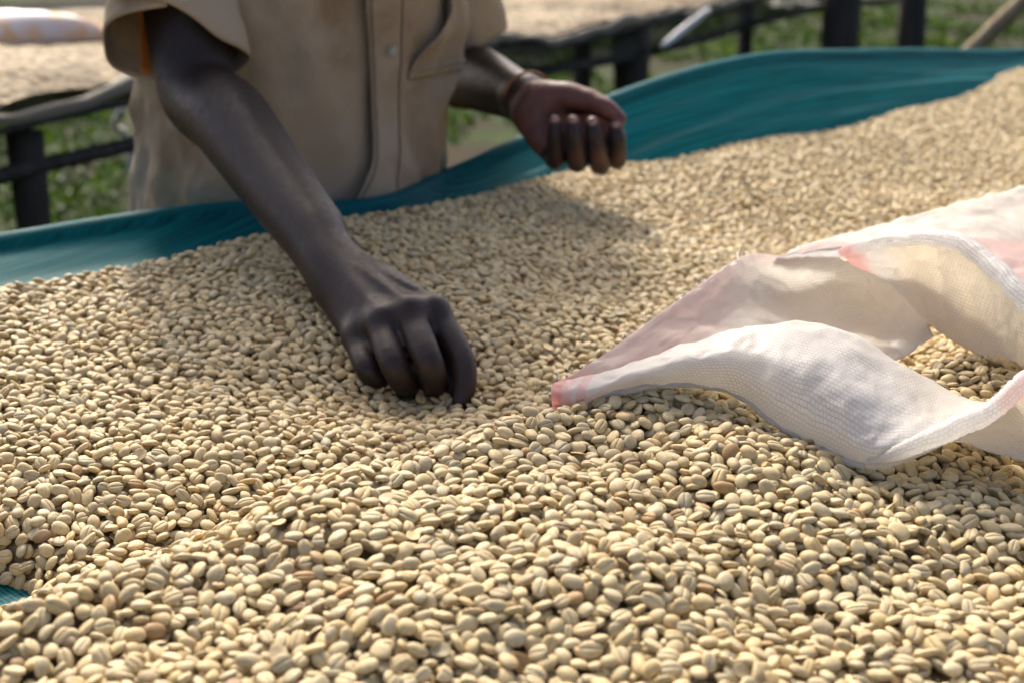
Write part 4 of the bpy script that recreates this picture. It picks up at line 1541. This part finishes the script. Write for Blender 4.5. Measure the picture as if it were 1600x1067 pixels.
def build_shirt(root):
    shirt = None
    th0 = R(2)                                   # front edge of the overlapping panel
    nt_, nz_ = 260, 120
    zz = np.linspace(-0.17, 0.485, nz_)
    tt = np.linspace(0, 2 * math.pi + R(14), nt_)
    TT, ZZ = np.meshgrid(tt, zz, indexing='ij')
    slant = R(-9) * sstep(0.12, -0.05, ZZ) + R(1.5) * np.sin(ZZ * 18)
    P = torso_surface(th0 + slant * np.exp(-np.minimum(TT, 2 * math.pi - np.minimum(TT, 2 * math.pi)) / 0.5) + TT, ZZ)
    C = np.stack([np.broadcast_to(PC[0], TT.shape), np.broadcast_to(PC[1], TT.shape), ZZ + Z0], -1) + FACE * (0.02 + 0.144 * np.maximum(ZZ, 0))[..., None]
    out = P - C
    out /= np.linalg.norm(out, axis=-1)[..., None]
    lift = 0.0075 * (1 - sstep(0.0, R(13), TT)) * (0.6 + 0.5 * np.sin(ZZ * 21 + 1)) + 0.0025 * (1 - sstep(0.0, R(30), TT))
    tuck = -0.005 * sstep(2 * math.pi - R(8), 2 * math.pi + R(2), TT)
    P = P + out * (lift + tuck)[..., None]
    me = grid_mesh('shirt', P)
    shirt = link('shirt', me, M_SHIRT, root)
    md = shirt.modifiers.new('thick', 'SOLIDIFY')
    md.thickness = 0.0016
    md.offset = -1
    # stitched placket band beside the edge
    tb = np.linspace(R(-1.0), R(9.5), 14)
    TB, ZB = np.meshgrid(tb, zz[:100], indexing='ij')
    sl = R(-9) * sstep(0.12, -0.05, ZB) + R(1.5) * np.sin(ZB * 18)
    Pb = torso_surface(th0 + sl * np.exp(-np.maximum(TB, 0) / 0.5) + TB, ZB)
    Cb = np.stack([np.broadcast_to(PC[0], TB.shape), np.broadcast_to(PC[1], TB.shape), ZB + Z0], -1) + FACE * (0.02 + 0.144 * np.maximum(ZB, 0))[..., None]
    ob = Pb - Cb
    ob /= np.linalg.norm(ob, axis=-1)[..., None]
    lb = 0.0075 * (1 - sstep(0.0, R(13), np.maximum(TB, 0))) * (0.6 + 0.5 * np.sin(ZB * 21 + 1)) + 0.0025 + 0.0022
    pk = link('placket', grid_mesh('placket', Pb + ob * lb[..., None]), M_SHIRT, shirt)
    md = pk.modifiers.new('thick', 'SOLIDIFY')
    md.thickness = 0.0022
    md.offset = -1
    M_STITCH, _, _ = material('stitching_thread', (0.17, 0.12, 0.075), 0.9, 0.1)
    for jj in (1, 12):
        line = (Pb + ob * (lb[..., None] + 0.0006))[jj]
        link('stitching', tube_mesh('stitching', line, 0.0009, 5), M_STITCH, shirt)
    for z in (0.185, -0.06):
        th = th0 + R(4.5)
        p = torso_surface(np.array(th), np.array(z)) + FACE * 0.0125
        bm = bmesh.new()
        bmesh.ops.create_cone(bm, cap_ends=True, segments=20, radius1=0.0048, radius2=0.0040, depth=0.0020)
        bmesh.ops.translate(bm, verts=bm.verts, vec=(0, 0, 0.0006))
        rot = Vector(FACE).to_track_quat('Z', 'Y').to_matrix().to_4x4()
        bmesh.ops.transform(bm, matrix=Matrix.Translation(Vector(p)) @ rot, verts=bm.verts)
        bme = bpy.data.meshes.new('button')
        bm.to_mesh(bme)
        bm.free()
        link('button', bme, M_BUTTON, shirt, smooth=False)
    # loose pocket panel on the worker's left chest
    tp = np.linspace(R(26), R(78), 40)
    zp = np.linspace(0.152, 0.36, 60)
    TP, ZP = np.meshgrid(tp, zp, indexing='ij')
    sh = R(9) * sstep(0.25, 0.15, ZP)
    Pp = torso_surface(TP - sh, ZP)
    Cp = np.stack([np.broadcast_to(PC[0], TP.shape), np.broadcast_to(PC[1], TP.shape), ZP + Z0], -1) + FACE * (0.02 + 0.144 * np.maximum(ZP, 0))[..., None]
    op = Pp - Cp
    op /= np.linalg.norm(op, axis=-1)[..., None]
    edge = 1 - sstep(0.0, R(9), TP - R(26))
    lp = 0.004 + 0.016 * edge * sstep(0.152, 0.20, ZP) * (0.7 + 0.3 * np.sin(ZP * 40)) + 0.006 * sstep(R(50), R(78), TP) * sstep(0.18, 0.3, ZP)
    po = link('pocket', grid_mesh('pocket', Pp + op * lp[..., None]), M_SHIRT, shirt)
    md = po.modifiers.new('thick', 'SOLIDIFY')
    md.thickness = 0.0022
    md.offset = -1
    seam = Pp[:, 3] + op[:, 3] * (lp[:, 3] + 0.0012)[:, None]
    link('pocket_hem', tube_mesh('pocket_hem', seam, 0.0014, 6), M_SHIRT, shirt)
    # sleeves: wrapped tubes with a slit at the back edge
    sleeve(shirt, R_SH, R_ELB, -1)
    sleeve(shirt, L_SH, L_ELB, 1)


def sleeve(shirt, sh, el, sgn):
    ax = (el - sh)
    L = np.linalg.norm(ax)
    ax /= L
    toward = CAM - (sh + el) / 2
    toward = toward - ax * (toward @ ax)
    toward /= np.linalg.norm(toward)                 # side that faces the bed front
    side = np.cross(ax, toward)
    n1, n2 = 120, 50
    a0 = R(46)                                       # angle of the slit measured from the front
    EQ = [0, .089, .236, .372, .532, .704, .80, .887, 1.0]
    EV = [.75, .78, .90, .93, .935, .875, .84, .81, .80]
    P = np.zeros((n1, n2, 3))
    for i in range(n1):
        q = i / (n1 - 1)
        if sgn < 0:
            ang = a0 - q * (2 * math.pi + R(46))
        else:
            ang = math.pi + q * 2 * math.pi
        for j in range(n2):
            v = j / (n2 - 1)
            c_, s_ = math.cos(ang), math.sin(ang)
            if sgn < 0:
                end = float(smooth_interp(np.array(q), EQ, EV)) * L
                r0 = 0.064
                r1 = 0.0585 + 0.003 * math.sin(3 * ang + 0.5)
                off = 0.009 * (1 - sstep(0.0, 0.16, q)) - 0.004 * sstep(0.85, 1.0, q)
                kk = 1.0
            else:
                end = (0.84 + 0.04 * s_) * L
                r0 = 0.068
                r1 = 0.055 + 0.003 * math.sin(3 * ang + 1)
                off = 0.0
            start = -0.06
            x = start + v * (end - start)
            r = r0 + (r1 - r0) * sstep(0.0, 0.8, v) + off * v
            r *= sstep(-0.25, 0.2, v)
            r += 0.003 * math.sin(17 * v + 2 * ang) * v + 0.0022 * math.sin(5 * ang + 9 * v)
            if v > 0.88:
                r += 0.0018
            P[i, j] = sh + ax * x + (toward * c_ + side * s_) * r + (side * 0.020 * v if sgn < 0 else 0)
    me = grid_mesh('sleeve', P)
    o = link('sleeve', me, M_SHIRT, shirt)
    md = o.modifiers.new('thick', 'SOLIDIFY')
    md.thickness = 0.0018
    md.offset = -1
    if sgn < 0:
        # strip of orange cloth inside the right sleeve
        Q = np.zeros((12, 16, 3))
        for i, ang in enumerate(np.linspace(R(140), R(168), 12)):
            for j, v in enumerate(np.linspace(0.55, 0.90, 16)):
                Q[i, j] = sh + ax * (v * L) + (toward * math.cos(ang) + side * math.sin(ang)) * 0.052 + side * 0.020 * v
        ol = link('sleeve_lining', grid_mesh('sleeve_lining', Q), M_ORANGE, shirt)
        md = ol.modifiers.new('thick', 'SOLIDIFY')
        md.thickness = 0.0015
    return o


def build_trousers(root):
    F = Field((-0.70, 1.20, 0.06), (0.25, 1.95, 1.0), 0.010)
    F.ellipsoid(body_point(-0.02, 0, 0.86), (0.160, 0.160, 0.13), 0.05)
    for sgn in (-1, 1):
        F.chain([body_point(-0.02, sgn * 0.085, 0.84), body_point(0.0, sgn * 0.095, 0.46), body_point(-0.03, sgn * 0.10, 0.16)], [0.098, 0.078, 0.066], 0.03)
    V, Q = F.mesh()
    V = relax(V, Q, 2)
    V = V + (vnoise(V, 9, 3) * 0.012)[:, None] * np.array([1, 1, 0])
    link('trousers', fast_mesh('trousers', V, Q), M_TROUSER, root)


build_person()

# ------------------------------------------------------------------ the second drying table behind, and what lies around it
def far_point(k, off=0.0, z=0.0):
    """Point on the front lip of the far table: k metres along it, off metres back."""
    a, b = np.array([-0.92, 2.5]), np.array([0.80, 5.5])
    d = (b - a) / np.linalg.norm(b - a)
    nrm = np.array([-d[1], d[0]])
    p = a + d * k + nrm * off
    return np.array([p[0], p[1], z])


M_BLACKNET = net_material('black_shade_net', (0.006, 0.007, 0.007), (0.022, 0.026, 0.024), 0.25, 0.3)
M_DUSTY_SUNLIT_NET = net_material('dusty_sunlit_black_net', (0.12, 0.11, 0.09), (0.34, 0.30, 0.24), 0.3, 0.1)  # dust grey, lightened further: the sunlit look of the lip is in the colour


def build_far_table():
    root = empty('drying_table', far_point(2.0, 0.6, 0.0))
    tag(root, 'far drying table on dark timber posts behind the worker, edged with black net', 'table')
    zl = Z0 - 0.022
    ks = np.linspace(-2.5, 9, 200)
    sag = lambda k: 0.014 * math.sin(k * 2.0) + 0.008 * math.sin(k * 5.1)
    # net lining: floor, rolled lip and a hanging skirt
    prof = [(1.45, 0.05), (1.40, -0.02), (1.3, -0.05), (0.1, -0.05), (0.03, -0.02), (0.012, -0.004), (0.004, 0.0), (-0.006, -0.004), (-0.012, -0.014), (-0.010, -0.026)]
    P = np.array([[far_point(k, o_, zl + z_ + sag(k)) for o_, z_ in prof] for k in ks])
    nz_ = vnoise(P.reshape(-1, 3), 7, 2).reshape(P.shape[:2]) * 0.022 + vnoise(P.reshape(-1, 3), 19, 3).reshape(P.shape[:2]) * 0.012
    P[:, 4:, 2] += nz_[:, 4:]
    UVn = np.stack(np.meshgrid(ks, np.linspace(0, 1.7, len(prof)), indexing='ij'), -1)
    link('net_lining', grid_mesh('net_lining', P, UVn), M_DUSTY_SUNLIT_NET, root)
    link('lip_pole', tube_mesh('lip_pole', [far_point(k, 0.0, zl - 0.040 + sag(k)) for k in ks], 0.008, 10, 0.08, 2), M_POST, root)
    link('lower_rail', tube_mesh('lower_rail', [far_point(k, 0.03, zl - 0.125 + 0.02 * math.sin(k * 1.7)) for k in ks], 0.016, 8, 0.08, 3), M_POST, root)
    link('rear_rail', tube_mesh('rear_rail', [far_point(k, 1.43, zl + 0.0 + sag(k)) for k in ks], 0.027, 8, 0.08, 4), M_RAIL, root)
    # the skirt between lip and lower rail on the right half
    k2 = np.linspace(1.7, 5.2, 50)
    Pk = np.array([[far_point(k, 0.012 + 0.01 * math.sin(k * 7 + j), zl - 0.03 - 0.1 * j / 5 + 0.02 * math.sin(k * 1.7) * j / 5) for j in range(6)] for k in k2])
    UVk = np.stack(np.meshgrid(k2, np.linspace(0, 0.12, 6), indexing='ij'), -1)
    link('net_skirt', grid_mesh('net_skirt', Pk, UVk), M_BLACKNET, root)
    for px, y, w in ((22, 2.62, 0.033), (985, 4.95, 0.062), (1310, 6.35, 0.088), (1420, 6.6, 0.066), (-420, 1.5, 0.04)):
        # on the lip line, where each post is seen below the table
        p = at(px, 80, y)
        path = [(p[0] + 0.006 * math.sin(3 * z), p[1], z) for z in np.linspace(-0.05, zl - 0.055 + (0.25 if y > 6 else 0), 9)]
        link('post', tube_mesh('post', path, [w * (1.0 + 0.06 * math.sin(5 * q)) for q in range(9)], 12, 0.07, int(px) % 17 + 1), M_POST, root)
    for k in (0.2, 2.6, 5.0, 7.4):
        p = far_point(k, 1.38)
        link('post', tube_mesh('post', [(p[0], p[1], z) for z in np.linspace(-0.05, zl - 0.03, 7)], 0.05, 10, 0.07, 5), M_POST, root)
    # its layer of beans, too far to tell the beans apart
    offs = np.linspace(0.012, 1.38, 60)
    kk = np.linspace(-2.4, 8.9, 240)
    Pb = np.zeros((len(kk), len(offs), 3))
    for i, k in enumerate(kk):
        for j, o_ in enumerate(offs):
            e = min(1.0, (o_ - 0.012) / 0.12) * min(1.0, (1.39 - o_) / 0.1)
            z = zl + sag(k) - 0.0 + 0.030 * e + 0.010 * math.sin(k * 4 + 2 * math.sin(o_ * 5)) * e + 0.006 * math.sin(k * 11 + o_ * 9)
            Pb[i, j] = far_point(k, o_, z + random.uniform(-0.004, 0.004))
    o = link('coffee_beans', grid_mesh('far_coffee_beans', Pb), M_FARBEAN)
    tag(o, 'blurred layer of coffee beans on the far drying table', 'coffee beans', kind='stuff')


def far_bean_material():
    m, nt, b = material('distant_beans', rough=0.8, spec=0.2)
    v = N(nt, 'ShaderNodeTexVoronoi')
    v.inputs['Scale'].default_value = 55
    nt.links.new(coords(nt), v.inputs['Vector'])
    c = ramp(nt, v.outputs['Color'], [(0.0, (0.11, 0.085, 0.05)), (0.5, (0.27, 0.21, 0.13)), (1.0, (0.48, 0.39, 0.25))])
    n1 = noise_tex(nt, 5, 4, 0.6, coords(nt))
    f = ramp(nt, n1.outputs[0], [(0.38, (0.55, 0.52, 0.47)), (0.62, (1.0, 1.0, 1.0))])
    nt.links.new(mixc(nt, 1.0, c.outputs[0], f.outputs[0], 'MULTIPLY'), b.inputs['Base Color'])
    bump(nt, b, v.outputs['Distance'], 1.0, 0.008)
    return m


M_FARBEAN = far_bean_material()
build_far_table()


def build_far_sack():
    root = empty('woven_sack', far_point(0.25, 0.92, Z0 + 0.03))
    tag(root, 'white sack with an orange print lying on the far drying table', 'sack')
    m, nt, b = material('white_sack_orange_print', rough=0.45, spec=0.4)
    n1 = noise_tex(nt, 7, 3, 0.6, coords(nt))
    c = ramp(nt, n1.outputs[0], [(0.42, (0.62, 0.57, 0.56)), (0.50, (0.66, 0.50, 0.42)), (0.58, (0.66, 0.38, 0.16)), (0.66, (0.62, 0.58, 0.57))])
    nt.links.new(c.outputs[0], b.inputs['Base Color'])
    nu, nv = 60, 36
    P = np.zeros((nu, nv, 3))
    for i, u in enumerate(np.linspace(-1, 1, nu)):
        for j, v in enumerate(np.linspace(-1, 1, nv)):
            edge = max(0, 1 - max(abs(u) ** 4, abs(v) ** 4))
            z = Z0 + 0.016 + 0.11 * edge ** 0.5 * (0.65 + 0.35 * math.sin(u * 4 + 1) * math.cos(v * 3)) + 0.018 * math.sin(9 * u + 5 * v) * edge
            q = far_point(0.15 + 0.70 * u + 0.05 * math.sin(v * 3), 0.98 + 0.42 * v + 0.05 * math.sin(u * 4), z)
            P[i, j] = q
    o = link('panel', grid_mesh('panel', P), m, root)
    md = o.modifiers.new('thick', 'SOLIDIFY')
    md.thickness = 0.002
    # the gathered mouth of the sack
    link('rolled_hem', tube_mesh('rolled_hem', catmull([P[0, 2], P[0, 12], P[0, 22], P[0, 33]], 24) + np.array([0, 0, 0.012]), 0.02, 10, 0.15, 4), m, root)


build_far_sack()


def ground_hit(px, py):
    d = at(px, py, 1.0) - CAM
    return CAM + d * (-CAM[2] / d[2])


def build_small_things():
    mw, nt, b = material('pale_bleached_wood', rough=0.6, spec=0.3)
    n1 = noise_tex(nt, 12, 4, 0.6, coords(nt))
    c = ramp(nt, n1.outputs[0], [(0.3, (0.42, 0.40, 0.38)), (0.7, (0.66, 0.64, 0.62))])
    nt.links.new(c.outputs[0], b.inputs['Base Color'])
    a, e = at(1034, 74, 4.7), at(1100, 22, 4.85)
    mid = (a + e) / 2
    lean = [a + (e - a) * t for t in np.linspace(-2.5, 1.6, 14)]
    lean = [p for p in lean if p[2] > 0.0]
    a2 = np.array([ground_hit(1020, 92), e + (e - ground_hit(1020, 92)) * 0.03])
    st_path = np.array([a + (e - a) * t for t in np.linspace(0, 1.12, 10)])
    o = link('brace', tube_mesh('brace', st_path, [0.008, 0.011, 0.013, 0.014, 0.014, 0.014, 0.013, 0.012, 0.011, 0.010], 10, 0.06, 4), mw, bpy.data.objects['drying_table.001'])
    # leaning tan pole at the right
    p0, p1 = at(1505, 92, 5.2), at(1625, -22, 5.0)
    dirv = (p1 - p0) / np.linalg.norm(p1 - p0)
    base = p0 - dirv * (p0[2] / dirv[2])
    path = np.array([base + (p1 + dirv * 0.5 - base) * t for t in np.linspace(0, 1, 16)])
    root = link('leaning_pole', tube_mesh('leaning_pole', path, [0.031 * (1 + 0.05 * math.sin(9 * q)) for q in range(16)], 12, 0.05, 6), M_TANPOLE)
    tag(root, 'tan wooden pole leaning at a slant behind the teal net', 'pole')
    # pale litter on the grass
    g = ground_hit(1240, 12)
    me_p = []
    nu, nv = 26, 18
    P = np.zeros((nu, nv, 3))
    for i, u in enumerate(np.linspace(-1, 1, nu)):
        for j, v in enumerate(np.linspace(-1, 1, nv)):
            ed = max(0, 1 - u * u) * max(0, 1 - v * v)
            P[i, j] = (g[0] + 0.30 * u + 0.04 * math.sin(5 * v), g[1] + 0.5 * v + 0.06 * math.sin(6 * u), 0.02 + 0.16 * ed ** 0.5 * (0.7 + 0.3 * math.sin(7 * u + 4 * v)))
    ml, nt, b = material('pale_plastic_litter', (0.70, 0.68, 0.62), 0.5, 0.4)
    lit = link('plastic_bag', grid_mesh('plastic_bag', P), ml)
    md = lit.modifiers.new('thick', 'SOLIDIFY')
    md.thickness = 0.003
    tag(lit, 'pale crumpled plastic bag lying on the grass between dark posts', 'bag')
    # dry bent stalk in the grass at the left
    q = [ground_hit(205, 232) , at(178, 200, 5.6), at(186, 168, 5.5)]
    q[0] = np.array([at(205, 232, 5.7)[0], 5.7, 0.0])
    pth = catmull([np.array([at(212, 300, 5.75)[0], 5.75, -0.02]), at(200, 225, 5.7), at(180, 200, 5.62), at(190, 170, 5.5)], 16)
    dr = link('dry_stalk', tube_mesh('dry_stalk', pth, np.linspace(0.022, 0.012, 16), 8, 0.1, 8), mw)
    tag(dr, 'pale dry bent stalk standing in the grass by the far table', 'stalk')


build_small_things()
